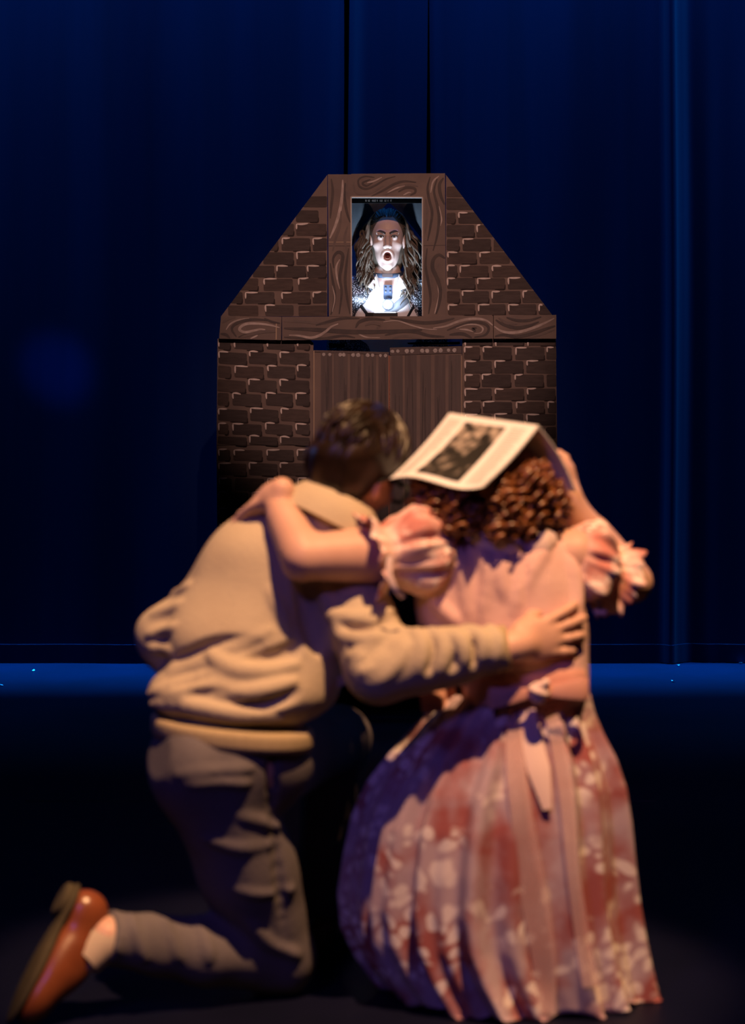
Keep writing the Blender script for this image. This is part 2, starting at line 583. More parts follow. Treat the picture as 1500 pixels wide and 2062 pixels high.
M_box = mat('black_painted_step', (0.03, 0.03, 0.03), 0.7)


def floral(name, base, dark, light, scale=9.0, rough=0.75):
    """cloth printed with pale petals over dusky red patches"""
    m = bpy.data.materials.new(name)
    m.use_nodes = True
    nt = m.node_tree
    L = nt.links.new
    b = nt.nodes['Principled BSDF']
    b.inputs['Roughness'].default_value = rough
    b.inputs['Specular IOR Level'].default_value = 0.2
    tc = nt.nodes.new('ShaderNodeTexCoord')
    nz = nt.nodes.new('ShaderNodeTexNoise')
    nz.inputs['Scale'].default_value = scale
    mx0 = nt.nodes.new('ShaderNodeMix')
    mx0.data_type = 'VECTOR'
    mx0.inputs['Factor'].default_value = 0.10
    L(tc.outputs['Object'], nz.inputs['Vector'])
    L(tc.outputs['Object'], mx0.inputs[4])
    L(nz.outputs['Color'], mx0.inputs[5])
    vo = nt.nodes.new('ShaderNodeTexVoronoi')
    vo.inputs['Scale'].default_value = scale * 3.4
    L(mx0.outputs[1], vo.inputs['Vector'])
    r1 = nt.nodes.new('ShaderNodeValToRGB')
    r1.color_ramp.elements[0].position = 0.36
    r1.color_ramp.elements[1].position = 0.50
    r1.color_ramp.elements[0].color = (1, 1, 1, 1)
    r1.color_ramp.elements[1].color = (0, 0, 0, 1)
    L(vo.outputs['Distance'], r1.inputs[0])
    n2 = nt.nodes.new('ShaderNodeTexNoise')
    n2.inputs['Scale'].default_value = scale * 0.75
    n2.inputs['Detail'].default_value = 2
    L(tc.outputs['Object'], n2.inputs['Vector'])
    r2 = nt.nodes.new('ShaderNodeValToRGB')
    r2.color_ramp.elements[0].position = 0.44
    r2.color_ramp.elements[1].position = 0.54
    L(n2.outputs[0], r2.inputs[0])
    mul = nt.nodes.new('ShaderNodeMath')
    mul.operation = 'MULTIPLY'
    L(r1.outputs[0], mul.inputs[0])
    L(r2.outputs[0], mul.inputs[1])
    n3 = nt.nodes.new('ShaderNodeTexNoise')
    n3.inputs['Scale'].default_value = scale * 0.9
    n3.inputs['W' if 'W' in n3.inputs and False else 'Detail'].default_value = 3
    mp3 = nt.nodes.new('ShaderNodeMapping')
    mp3.inputs['Location'].default_value = (3.1, 1.7, 5.2)
    L(tc.outputs['Object'], mp3.inputs[0])
    L(mp3.outputs[0], n3.inputs['Vector'])
    r3 = nt.nodes.new('ShaderNodeValToRGB')
    r3.color_ramp.elements[0].position = 0.42
    r3.color_ramp.elements[1].position = 0.60
    r3.color_ramp.elements[0].color = (*base, 1)
    r3.color_ramp.elements[1].color = (*dark, 1)
    L(n3.outputs[0], r3.inputs[0])
    mx = nt.nodes.new('ShaderNodeMix')
    mx.data_type = 'RGBA'
    mx.inputs['B'].default_value = (*light, 1)
    # colour sockets of the mix node
    fac = mx.inputs[0]
    A, B = [i for i in mx.inputs if i.type == 'RGBA'][:2]
    B.default_value = (*light, 1)
    L(mul.outputs[0], fac)
    L(r3.outputs[0], A)
    out = [o for o in mx.outputs if o.type == 'RGBA'][0]
    L(out, b.inputs['Base Color'])
    return m


M_skirt = floral('floral_pink_organza', (0.46, 0.35, 0.41), (0.33, 0.10, 0.10), (0.74, 0.65, 0.65), 9.0)
M_sleeve = floral('floral_pink_sleeve', (0.74, 0.50, 0.46), (0.56, 0.22, 0.19), (0.88, 0.76, 0.70), 15.0)


def sequin(name):
    m = bpy.data.materials.new(name)
    m.use_nodes = True
    nt = m.node_tree
    b = nt.nodes['Principled BSDF']
    tc = nt.nodes.new('ShaderNodeTexCoord')
    vo = nt.nodes.new('ShaderNodeTexVoronoi')
    vo.inputs['Scale'].default_value = 190
    r = nt.nodes.new('ShaderNodeValToRGB')
    r.color_ramp.elements[0].position = 0.30
    r.color_ramp.elements[1].position = 0.42
    r.color_ramp.elements[0].color = (0.55, 0.55, 0.60, 1)
    r.color_ramp.elements[1].color = (0.02, 0.02, 0.025, 1)
    nt.links.new(tc.outputs['Object'], vo.inputs['Vector'])
    nt.links.new(vo.outputs['Distance'], r.inputs[0])
    nt.links.new(r.outputs[0], b.inputs['Base Color'])
    b.inputs['Roughness'].default_value = 0.35
    b.inputs['Metallic'].default_value = 0.4
    return m


M_sequin = sequin('dark_sequin_cloth')


def photo_print(name):
    """black and white group photograph: only soft pale figures can be made out"""
    m = bpy.data.materials.new(name)
    m.use_nodes = True
    nt = m.node_tree
    L = nt.links.new
    b = nt.nodes['Principled BSDF']
    b.inputs['Roughness'].default_value = 0.6
    tc = nt.nodes.new('ShaderNodeTexCoord')
    n1 = nt.nodes.new('ShaderNodeTexNoise')
    n1.inputs['Scale'].default_value = 34
    n1.inputs['Detail'].default_value = 2.5
    L(tc.outputs['Object'], n1.inputs['Vector'])
    n2 = nt.nodes.new('ShaderNodeTexNoise')
    n2.inputs['Scale'].default_value = 9
    n2.inputs['Detail'].default_value = 1
    L(tc.outputs['Object'], n2.inputs['Vector'])
    mm = nt.nodes.new('ShaderNodeMath')
    mm.operation = 'MULTIPLY'
    L(n1.outputs[0], mm.inputs[0])
    L(n2.outputs[0], mm.inputs[1])
    r = nt.nodes.new('ShaderNodeValToRGB')
    r.color_ramp.elements[0].position = 0.265
    r.color_ramp.elements[1].position = 0.37
    r.color_ramp.elements[0].color = (0.010, 0.009, 0.009, 1)
    r.color_ramp.elements[1].color = (0.42, 0.36, 0.31, 1)
    L(mm.outputs[0], r.inputs[0])
    L(r.outputs[0], b.inputs['Base Color'])
    return m


M_photo = photo_print('group_photo_print')

# ------------------------------------------------------------------ stage floor, back wall, curtains
YC = 11.36
v, f = box_vf((-7, -2.5, -0.3), (7, 12.6, 0.0))
floor = make('floor', v, f, M_floor, smooth=False, kind='structure')
floor['label'] = 'black painted stage floor'
y0 = 6574 / (1613 - 756)
v, f = box_vf((-1.1, y0 - 0.004, 0.0), (0.9, y0 + 0.004, 0.0012))
child('floor_seam', v, f, mat('pale_seam_dust', (0.16, 0.13, 0.09), 0.8, (0.02, 0.02, 0.02), 12), floor, smooth=False)
v, f = box_vf((-7, 12.2, 0), (7, 12.4, 7))
wb = make('wall_back', v, f, M_wall, smooth=False, kind='structure')
wb['label'] = 'black back wall behind the curtains'


def curtain(x0, x1, label, seed, edgeL=0.0, edgeR=0.0, amp=0.02, Yo=0.0, pleat=None):
    r = np.random.default_rng(seed)
    X0, X1 = P(x0, 0, YC)[0], P(x1, 0, YC)[0]
    w = X1 - X0
    n = max(24, int(w / 0.015))
    waves = [(r.uniform(2.5, 5), r.uniform(0, 6.3), 0.6), (r.uniform(7, 11), r.uniform(0, 6.3), 0.3), (r.uniform(14, 22), r.uniform(0, 6.3), 0.13)]

    def fn(u, t):
        x = X0 + w * u
        z = 0.014 + 6.2 * t
        d = sum(a * math.sin(fq * x + ph + 0.25 * math.sin(z * 0.9)) for fq, ph, a in waves) * amp
        if pleat is not None:
            xp = P(pleat, 0, YC)[0]
            d += -0.045 * math.exp(-((x - xp) / 0.022) ** 2) + 0.05 * math.exp(-((x - xp - 0.10) / 0.05) ** 2) - 0.012 * math.sin(22 * (x - xp)) * (x > xp)
        d += edgeL * math.exp(-(u * w / 0.05) ** 2) + edgeR * math.exp(-((1 - u) * w / 0.05) ** 2)
        return np.array([x + 0.006 * math.sin(z * 1.7 + seed), YC + Yo + d, z])

    V, Fc = solid_grid(n, 26, fn, 0.008)
    o = make('stage_curtain', V, Fc, M_curtain, base=((X0 + X1) / 2, YC, 0), label=label, cat='curtain', group='dark blue curtains across the back of the stage')

    def hem(u, t):
        p = fn(u, 0)
        return np.array([p[0], p[1] - 0.012, 0.004 + 0.085 * t])
    V, Fc = solid_grid(n, 3, hem, 0.008)
    child('hem', V, Fc, M_curtain, o)
    return o


curtain(-620, 690, 'wide dark blue curtain with a faint glow, beside the open gap over the roof', 3, edgeR=0.03, amp=0.022)
curtain(702, 860, 'narrow dark blue curtain panel rising straight behind the small window', 8, edgeL=0.05, amp=0.01)
curtain(866, 2150, 'wide dark blue curtain with one standing pleat, behind the woman with the program', 5, edgeL=0.02, amp=0.018, pleat=1350)

# ------------------------------------------------------------------ cardboard house front
YF = 10.10                                  # face of the brick sheets
base_f = np.array([P(780, 0, YF)[0], YF + 0.02, 0.0])
facade = root('cardboard_house_front', base_f, 'painted cardboard house front with brick walls, double door and small gable window', 'stage set')


def poly_prism(pix, Yfront, th):
    pix = [np.array(p, float) for p in pix]
    n = len(pix)
    V = [P(p[0], p[1], Yfront) for p in pix]
    V += [q + np.array([0, th, 0]) for q in V]
    a2 = sum(pix[i][0] * pix[(i + 1) % n][1] - pix[(i + 1) % n][0] * pix[i][1] for i in range(n))
    fr = list(range(n))
    Fc = []
    if a2 > 0:
        Fc.append(tuple(reversed(fr)))
    else:
        Fc.append(tuple(fr))
    front_ccw = Fc[0]
    Fc.append(tuple(i + n for i in reversed(front_ccw)))
    for i in range(n):
        a, b = front_ccw[i], front_ccw[(i + 1) % n]
        Fc.append((b, a, a + n, b + n))
    return np.array(V), Fc


def prism(name, pix, Yfront, th, material, parent, label=None):
    V, Fc = poly_prism(pix, Yfront, th)
    return child(name, V, Fc, material, parent, smooth=False, label=label)


def clip(poly, halfplanes):
    for a, b, c in halfplanes:          # keep a*x + b*y <= c
        out = []
        for i in range(len(poly)):
            p, q = poly[i], poly[(i + 1) % len(poly)]
            dp, dq = a * p[0] + b * p[1] - c, a * q[0] + b * q[1] - c
            if dp <= 0: out.append(p)
            if dp * dq < 0:
                t = dp / (dp - dq)
                out.append((p[0] + (q[0] - p[0]) * t, p[1] + (q[1] - p[1]) * t))
        poly = out
        if len(poly) < 3: return []
    return poly


def stroke_vf(pix, w, Yf, taper=True, th=0.0012):
    """brush stroke of paint: a thin raised ribbon on the flat face"""
    c = catmull([np.array(p, float) for p in pix], 6)
    n = len(c)
    T = np.gradient(c, axis=0)
    T /= np.linalg.norm(T, axis=1)[:, None] + 1e-9
    N = np.stack([-T[:, 1], T[:, 0]], 1)
    V = []
    for i in range(n):
        t = i / (n - 1)
        ww = w / 2 * (max(0.12, math.sin(math.pi * (0.06 + 0.88 * t)) ** 0.6) if taper else 1.0)
        for s in (-1, 1):
            q = c[i] + N[i] * ww * s
            V.append(P(q[0], q[1], Yf - th))
    m = len(V)
    V = V + [v + np.array([0, th + 0.0008, 0]) for v in V]
    Fc = []
    for i in range(n - 1):
        a = 2 * i
        Fc.append((a, a + 2, a + 3, a + 1))
        Fc.append((a, a + m, a + 2 + m, a + 2))
        Fc.append((a + 1, a + 3, a + 3 + m, a + 1 + m))
    return np.array(V), Fc


def stroke(name, pix, w, Yf, material, parent, taper=True, lift=0.0):
    V, Fc = stroke_vf(pix, w, Yf - lift, taper)
    return child(name, V, Fc, material, parent, smooth=False)


def brick_wall(panel, rows, hp, Yf, slope=0.0, hl=1.0):
    """rows: (top, bottom, [(x0, x1), ...]); bricks are thick slabs of paint with a light corner and a dark lower edge"""
    for (t, b, spans) in rows:
        for (x0, x1) in spans:
            j = lambda s: rng.uniform(-s, s)
            sl = slope * (x1 - x0)
            x0j, x1j = x0 + j(0.8), x1 + j(0.8)
            tl, tr, br, bl = (x0j, t + j(1)), (x1j, t + sl + j(1)), (x1j + j(0.8), b + sl + j(1)), (x0j + j(0.8), b + j(1))
            rd = min(3.2, (b - t) * 0.18, (x1 - x0) * 0.18)
            poly = []
            cs = [tl, tr, br, bl]
            for i in range(4):
                p, q, r2 = np.array(cs[i - 1]), np.array(cs[i]), np.array(cs[(i + 1) % 4])
                d1, d2 = (p - q) / np.linalg.norm(p - q), (r2 - q) / np.linalg.norm(r2 - q)
                poly += [tuple(q + d1 * rd), tuple(q + (d1 + d2) * rd * 0.28), tuple(q + d2 * rd)]
            poly = clip(poly, hp)
            if not poly: continue
            prism('brick', poly, Yf - 0.0018, 0.003, rng.choice(M_brick), panel)
            inside = lambda p: all(a * p[0] + bb * p[1] <= c - 1 for a, bb, c in hp)
            ln = min(rng.uniform(16, 27), (x1 - x0) * 0.75)
            ln = ln if inside((tl[0] + ln, tl[1])) else ln * 0.4
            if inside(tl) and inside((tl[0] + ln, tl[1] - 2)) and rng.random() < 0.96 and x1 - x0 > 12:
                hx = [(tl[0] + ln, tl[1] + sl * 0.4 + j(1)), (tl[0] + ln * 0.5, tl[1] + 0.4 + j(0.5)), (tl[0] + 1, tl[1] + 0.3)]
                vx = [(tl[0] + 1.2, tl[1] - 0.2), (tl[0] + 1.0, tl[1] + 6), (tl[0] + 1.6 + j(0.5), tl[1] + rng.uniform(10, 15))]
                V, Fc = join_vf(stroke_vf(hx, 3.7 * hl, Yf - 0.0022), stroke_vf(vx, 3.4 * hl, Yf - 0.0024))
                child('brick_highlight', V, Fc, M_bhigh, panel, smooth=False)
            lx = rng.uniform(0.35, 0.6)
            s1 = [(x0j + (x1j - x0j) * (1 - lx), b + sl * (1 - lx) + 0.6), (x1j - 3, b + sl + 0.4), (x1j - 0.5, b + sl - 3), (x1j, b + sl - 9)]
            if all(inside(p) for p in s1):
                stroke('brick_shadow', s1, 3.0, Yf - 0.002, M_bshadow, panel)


# brick sheets
gl = [(445, 637), (659, 352), (659, 637)]
gr = [(898, 352), (1114, 637), (898, 637)]
pan_gl = prism('gable_sheet', gl, YF, 0.012, M_mortar, facade)
pan_gr = prism('gable_sheet', gr, YF, 0.012, M_mortar, facade)
hp_l = [(-(637 - 352) / (659 - 445), -1, -(637 + 445 * (637 - 352) / (659 - 445))), (1, 0, 658.5), (0, 1, 637)]
k = (637 - 352) / (1114 - 898)
hp_r = [(k, -1, 898 * k - 352), (-1, 0, -899), (0, 1, 637)]
rows_gl = [(395, 417, [(610, 659)]), (423, 447, [(596, 642)]), (451, 474, [(568, 592), (596, 657)]), (480, 505, [(545, 561), (567, 625), (629, 659)]),
           (508, 533, [(530, 592), (597, 656)]), (535, 559, [(508, 552), (556, 616), (619, 658)]), (561, 585, [(484, 521), (530, 589), (601, 659)]),
           (588, 611, [(464, 488), (493, 553), (566, 625), (629, 659)]), (615, 636, [(459, 520), (533, 591), (601, 659)])]
rows_gr = [(375, 397, [(899, 940)]), (400, 423, [(899, 960)]), (428, 450, [(899, 917), (922, 975)]), (453, 477, [(899, 956), (959, 995)]),
           (481, 505, [(900, 926), (931, 989), (994, 1030)]), (508, 531, [(901, 959), (965, 1027)]), (535, 558, [(900, 921), (926, 984), (990, 1070)]),
           (560, 582, [(900, 957), (961, 1017), (1023, 1085)]), (586, 610, [(900, 925), (930, 985), (990, 1048), (1052, 1100)]), (613, 634, [(901, 956), (962, 1018), (1023, 1080), (1085, 1125)])]
brick_wall(pan_gl, rows_gl, hp_l, YF, 0.0)
brick_wall(pan_gr, rows_gr, hp_r, YF, 0.0)

BOT = 1403
pan_lu = prism('brick_sheet', [(438, 682), (625, 682), (625, 896), (436, 896)], YF, 0.012, M_mortar, facade)
pan_ll = prism('brick_sheet', [(436, 894), (625, 894), (625, BOT), (440, BOT)], YF + 0.004, 0.012, M_mortar, facade)
pan_ru = prism('brick_sheet', [(932, 680), (1119, 680), (1122, 900), (935, 900)], YF, 0.012, M_mortar, facade)
pan_rl = prism('brick_sheet', [(935, 898), (1122, 898), (1120, BOT), (936, BOT)], YF + 0.004, 0.012, M_mortar, facade)


def lower_rows(tops, x0, x1, A, B, flip):
    out = []
    for i, (t, b) in enumerate(tops):
        spans = A if (i % 2 == 0) != flip else B
        dx = rng.uniform(-3, 3)
        out.append((t, b, [(max(x0, a + (dx if a > x0 + 2 else 0)), min(x1, c + (dx if c < x1 - 2 else 0))) for a, c in spans]))
    return out


A = [(439, 463), (470, 529), (536, 592), (597, 624)]
B = [(439, 498), (503, 560), (565, 623)]
t_lu = [(686, 703), (708, 732), (736, 760), (764, 788), (791, 816), (822, 847), (852, 874), (878, 894)]
t_ll = [(905, 927), (932, 957), (963, 988), (991, 1019), (1024, 1049)] + [(1053 + 29 * i, 1078 + 29 * i) for i in range(12)]
hpL = [(-1, 0, -438), (1, 0, 625), (0, 1, BOT - 2)]
brick_wall(pan_lu, lower_rows(t_lu, 439, 624, A, B, False), hpL, YF, 0.06)
brick_wall(pan_ll, lower_rows(t_ll, 440, 624, A, B, False), hpL, YF + 0.004, 0.03)
A2 = [(935, 965), (970, 1029), (1036, 1094), (1099, 1120)]
B2 = [(936, 991), (997, 1055), (1061, 1119)]
t_ru = [(683, 696), (699, 724), (727, 752), (754, 779), (782, 806), (809, 832), (834, 857), (860, 884)]
t_rl = [(902, 926), (930, 955), (960, 985)] + [(989 + 29 * i, 1014 + 29 * i) for i in range(14)]
hpR = [(-1, 0, -933), (1, 0, 1120.5), (0, 1, BOT - 2)]
brick_wall(pan_ru, lower_rows(t_ru, 935, 1120, A2, B2, True), hpR, YF, 0.0)
brick_wall(pan_rl, lower_rows(t_rl, 936, 1120, A2, B2, True), hpR, YF + 0.004, 0.0)

# raised timber: posts, lintel, cross beam
YW = YF - 0.030
post_l = prism('window_post', [(660, 351), (707, 351), (707, 637), (662, 637)], YW, 0.04, M_wood, facade)
post_r = prism('window_post', [(851, 349), (896, 349), (898, 637), (851, 637)], YW, 0.04, M_wood, facade)
lintel = prism('window_lintel', [(707, 350), (851, 349), (851, 397), (707, 396)], YW, 0.04, M_wood, facade)
YB = YF - 0.034
beam_a = prism('cross_beam', [(445, 636), (567, 638), (566, 685), (441, 682)], YB, 0.045, M_wood, facade)
beam_b = prism('cross_beam', [(568, 638), (993, 636), (993, 682), (568, 685)], YB, 0.045, M_wood, facade)
beam_c = prism('cross_beam', [(994, 635), (1120, 634), (1120, 682), (994, 682)], YB, 0.045, M_wood, facade)
# thin raw edges round the window opening
for pix in ([(705.5, 396), (708, 396), (709, 636), (706.5, 636)], [(849.5, 397), (852, 397), (852, 636), (849.5, 636)], [(707, 395), (851, 396), (851, 398), (707, 397.5)]):
    prism('opening_edge', pix, YW - 0.001, 0.038, mat('pale_card_edge', (0.6, 0.55, 0.5), 0.8), facade)
for pix in ([(555.5, 648), (557.5, 648), (557, 684), (555, 684)],):
    prism('card_tab', pix, YB - 0.0015, 0.003, M_card, beam_a)
for y in (487, 494.5):
    prism('card_crease', [(662, y), (706, y), (706, y + 1.2), (662, y + 1.2)], YW - 0.001, 0.003, M_card if y < 490 else M_wdark, post_l)
prism('card_crease', [(853, 494), (897, 493), (897, 494), (853, 495)], YW - 0.001, 0.003, M_wdark, post_r)

D, MD, LT = M_wdark, M_wmid, M_wlight
WS = [
    # left window post
    (post_l, LT, 5.5, [(690, 362), (689, 392), (684, 425), (675, 455), (664, 480)]),
    (post_l, D, 5, [(667, 360), (670, 385), (667, 415), (665, 440)]),
    (post_l, D, 5, [(695, 368), (694, 398), (698, 425), (705, 448)]),
    (post_l, MD, 5, [(687, 425), (684, 455), (676, 480), (670, 505)]),
    (post_l, MD, 4, [(700, 360), (698, 380), (701, 400)]),
    (post_l, D, 6, [(672, 540), (671, 520), (680, 508), (690, 513), (688, 535), (684, 560), (688, 590), (683, 632)]),
    (post_l, LT, 3.4, [(684, 522), (677, 538), (679, 562), (684, 582)]),
    (post_l, D, 5, [(665, 530), (669, 560), (674, 590), (672, 615), (666, 634)]),
    (post_l, LT, 2.2, [(669, 575), (674, 600), (669, 628)]),
    (post_l, D, 5, [(702, 500), (698, 530), (695, 565), (699, 600), (705, 632)]),
    (post_l, MD, 5, [(700, 455), (694, 480), (698, 505)]),
    # lintel
    (lintel, D, 3.6, [(754, 357), (735, 355), (722, 362), (724, 375), (738, 380), (756, 373), (776, 361), (796, 355)]),
    (lintel, D, 3.5, [(746, 361), (730, 368), (738, 374), (750, 368)]),
    (lintel, LT, 2.8, [(739, 368), (752, 365), (769, 357)]),
    (lintel, MD, 5, [(712, 365), (714, 382), (726, 390), (750, 386), (772, 374)]),
    (lintel, D, 4.2, [(748, 395), (772, 383), (795, 370), (815, 365), (838, 367)]),
    (lintel, MD, 4, [(775, 392), (800, 380), (822, 372), (842, 375)]),
    (lintel, LT, 2.6, [(780, 388), (798, 379), (815, 374)]),
    (lintel, D, 4.5, [(802, 386), (818, 378), (834, 379), (836, 387), (826, 393)]),
    (lintel, LT, 2.8, [(812, 393), (822, 388), (828, 388)]),
    # right window post
    (post_r, LT, 3, [(884, 354), (872, 366), (867, 388)]),
    (post_r, D, 5, [(866, 356), (861, 378), (864, 402), (870, 428), (866, 460), (861, 485)]),
    (post_r, D, 5, [(880, 360), (874, 385), (880, 412), (884, 440), (880, 475), (872, 505)]),
    (post_r, D, 6, [(893, 358), (885, 372), (887, 392), (895, 412)]),
    (post_r, LT, 2.4, [(884, 415), (889, 440), (887, 455)]),
    (post_r, MD, 5, [(857, 400), (860, 430), (856, 470)]),
    (post_r, D, 7, [(896, 520), (884, 513), (873, 522), (871, 540), (880, 560), (887, 585), (884, 612), (878, 632)]),
    (post_r, MD, 5, [(884, 530), (882, 548), (892, 570), (895, 600)]),
    (post_r, LT, 3.4, [(881, 572), (884, 595), (880, 615), (875, 632)]),
    (post_r, D, 5, [(860, 500), (857, 535), (862, 565), (867, 600), (863, 632)]),
    (post_r, MD, 4, [(868, 545), (870, 575), (874, 605)]),
    # cross beam, first length
    (beam_a, LT, 2.8, [(455, 664), (463, 653), (478, 645), (502, 641)]),
    (beam_a, LT, 5, [(563, 660), (545, 655), (522, 652), (498, 652), (485, 658), (483, 665), (494, 669), (510, 666), (524, 663), (534, 664)]),
    (beam_a, D, 5, [(545, 646), (515, 643), (490, 646), (472, 654), (467, 664), (476, 678)]),
    (beam_a, MD, 6, [(555, 668), (530, 668), (505, 673), (484, 680)]),
    (beam_a, D, 5, [(480, 679), (500, 672), (520, 667), (540, 668)]),
    (beam_a, LT, 2.8, [(504, 682), (513, 678), (519, 675)]),
    (beam_a, MD, 6, [(448, 650), (460, 641), (475, 638.5)]),
    (beam_a, D, 5, [(444, 672), (455, 674), (463, 681)]),
    (beam_a, D, 4, [(532, 641), (548, 648), (564, 651)]),
    # middle length
    (beam_b, D, 8, [(572, 661), (640, 664), (700, 668), (760, 668), (850, 664)]),
    (beam_b, LT, 4.6, [(582, 675), (602, 676), (625, 680), (642, 676), (655, 668), (667, 658), (681, 652)]),
    (beam_b, MD, 5, [(572, 647), (610, 648), (650, 651), (672, 645), (705, 640)]),
    (beam_b, D, 5, [(636, 655), (660, 648), (690, 641), (724, 641)]),
    (beam_b, D, 5, [(572, 679), (610, 681), (650, 682), (690, 676), (715, 680)]),
    (beam_b, D, 6, [(716, 660), (724, 648), (745, 642), (775, 644)]),
    (beam_b, LT, 2.4, [(711, 664), (722, 672), (738, 679), (765, 680)]),
    (beam_b, MD, 6, [(735, 655), (752, 650), (765, 655), (758, 662)]),
    (beam_b, LT, 2.6, [(772, 648), (800, 646), (828, 655), (855, 662), (880, 664)]),
    (beam_b, D, 6, [(785, 640), (815, 645), (850, 650), (885, 648), (915, 641)]),
    (beam_b, D, 6, [(775, 675), (805, 668), (835, 668), (865, 676), (895, 678)]),
    (beam_b, MD, 5, [(790, 681), (815, 677), (850, 682)]),
    (beam_b, LT, 4.6, [(872, 661), (897, 657), (918, 649), (940, 643), (962, 642), (980, 646), (992, 655)]),
    (beam_b, D, 5, [(900, 665), (925, 655), (950, 649), (974, 651), (984, 661), (977, 674), (955, 679)]),
    (beam_b, LT, 3, [(918, 661), (940, 654), (960, 654), (972, 661), (968, 670), (955, 672)]),
    (beam_b, D, 5, [(960, 660), (952, 662), (958, 667)]),
    (beam_b, LT, 3, [(925, 663), (940, 664), (953, 668)]),
    (beam_b, D, 6, [(905, 674), (930, 672), (950, 680)]),
    # last length
    (beam_c, LT, 5, [(995, 657), (1008, 666), (1026, 670), (1048, 668), (1075, 660), (1098, 650), (1116, 641)]),
    (beam_c, D, 6, [(998, 644), (1015, 654), (1040, 660), (1065, 656), (1085, 648)]),
    (beam_c, D, 5, [(1020, 639), (1040, 645), (1065, 645), (1090, 638)]),
    (beam_c, MD, 5, [(1004, 640), (1020, 650), (1042, 652)]),
    (beam_c, D, 6, [(997, 677), (1015, 674), (1040, 678), (1070, 672), (1100, 662), (1118, 656)]),
    (beam_c, MD, 4, [(1060, 681), (1090, 673), (1117, 664)]),
]
for n_, (o_, m_, w_, pts_) in enumerate(WS):
    Yf_ = YW if o_ in (post_l, post_r, lintel) else YB
    V, Fc = stroke_vf(pts_, w_ * 1.15, Yf_ - 0.0001 * (n_ % 7), True)
    child('grain_stroke', V, Fc, m_, o_, smooth=False)

# doorway: jambs and two leaves
YD = YF + 0.030
prism('door_jamb', [(624, 684), (631, 690), (631, BOT), (624, BOT)], YF + 0.006, 0.05, M_mortar, facade)
prism('door_jamb', [(931, 684), (934.5, 684), (936, BOT), (932, BOT)], YF + 0.006, 0.05, M_mortar, facade)
leaf_l = prism('door_leaf', [(632, 706), (783, 714), (783, BOT), (630, BOT)], YD, 0.012, M_mortar, facade)
leaf_r = prism('door_leaf', [(785, 714), (930, 711), (931, BOT), (785, BOT)], YD, 0.012, M_mortar, facade)
for i, (a, b_) in enumerate([(646, 669), (672, 700), (705, 727), (732, 757), (762, 781)]):
    top = 706 + (a - 632) * 8 / 151 + 2
    prism('plank', [(a, top), (b_, top + 1), (b_ + rng.uniform(-2, 1), BOT - 1), (a + rng.uniform(-1, 2), BOT - 1)], YD - 0.0022, 0.004, M_plank[i % 2], leaf_l)
    for q in range(3):
        x = rng.uniform(a + 3, b_ - 3)
        y = rng.uniform(715, 800)
        stroke('grain_stroke', [(x, y), (x + rng.uniform(-2, 2), y + 60), (x + rng.uniform(-3, 3), y + rng.uniform(100, 220))], rng.uniform(2, 4), YD - 0.0022, D, leaf_l, lift=0.0003 * q)
for i, (a, b_) in enumerate([(788, 811), (815, 839), (846, 868), (875, 897), (903, 927)]):
    prism('plank', [(a, 715), (b_, 714), (b_ + rng.uniform(-2, 1), BOT - 1), (a + rng.uniform(-1, 2), BOT - 1)], YD - 0.0022, 0.004, M_plank[(i + 1) % 2], leaf_r)
    for q in range(2):
        x = rng.uniform(a + 3, b_ - 3)
        y = rng.uniform(720, 800)
        stroke('grain_stroke', [(x, y), (x + rng.uniform(-2, 2), y + 40), (x + rng.uniform(-3, 3), y + rng.uniform(70, 180))], rng.uniform(1.6, 3), YD - 0.0022, D, leaf_r, lift=0.0003 * q)
prism('leaf_edge', [(631, 706), (633, 706), (632, BOT), (630, BOT)], YD - 0.004, 0.014, M_card, leaf_l)
prism('leaf_edge', [(782.5, 716), (784.5, 716), (784.5, BOT), (782.5, BOT)], YD - 0.003, 0.012, mat('reddish_card_edge', (0.45, 0.20, 0.13), 0.9), leaf_r)
prism('leaf_edge', [(929, 716), (930.5, 716), (931.5, BOT), (930, BOT)], YD - 0.003, 0.012, M_card, leaf_r)
strip_r = prism('shade_strip', [(785, 700), (930, 696), (930, 711), (785, 715)], YD - 0.004, 0.008, M_plank[0], leaf_r, label='brown strip standing in for a shaded band, with a row of pale dabs')
strip_l = prism('shade_strip', [(632, 705), (783, 709), (783, 714.5), (632, 709)], YD - 0.003, 0.008, M_plank[0], leaf_l)  # both strips added over the leaf tops where only the beam's shade falls


def dab(x, y, r, leaf, Yf):
    pts = [(x + r * (1 + rng.uniform(-0.15, 0.15)) * math.cos(t), y + r * (1 + rng.uniform(-0.15, 0.15)) * math.sin(t)) for t in np.linspace(0, 2 * math.pi, 9)[:-1]]
    prism('paint_dab', pts, Yf, 0.0025, M_dab, leaf)


for x in (652, 664, 685, 692, 711, 721, 740, 750, 766, 776):
    dab(x, 713.5 + (x - 650) * 0.02, rng.uniform(2.4, 4.4), leaf_l, YD - 0.0045)
for x in (790, 801, 819, 829.5, 850, 860, 876, 887, 903, 915):
    dab(x, 707.5 - (x - 790) * 0.02, rng.uniform(3.4, 4.6), leaf_r, YD - 0.006)
# rough black bar across the gap above the leaves, row of small pale dashes inside the lintel
prism('black_bar', [(820, 690), (845, 688.5), (880, 689.5), (926, 688), (926, 693.5), (890, 695), (850, 694), (822, 693)], YF + 0.012, 0.02, M_black, facade)
prism('black_bar', [(662, 691), (694, 692), (694, 700), (662, 700)], YF + 0.036, 0.015, M_black, facade)
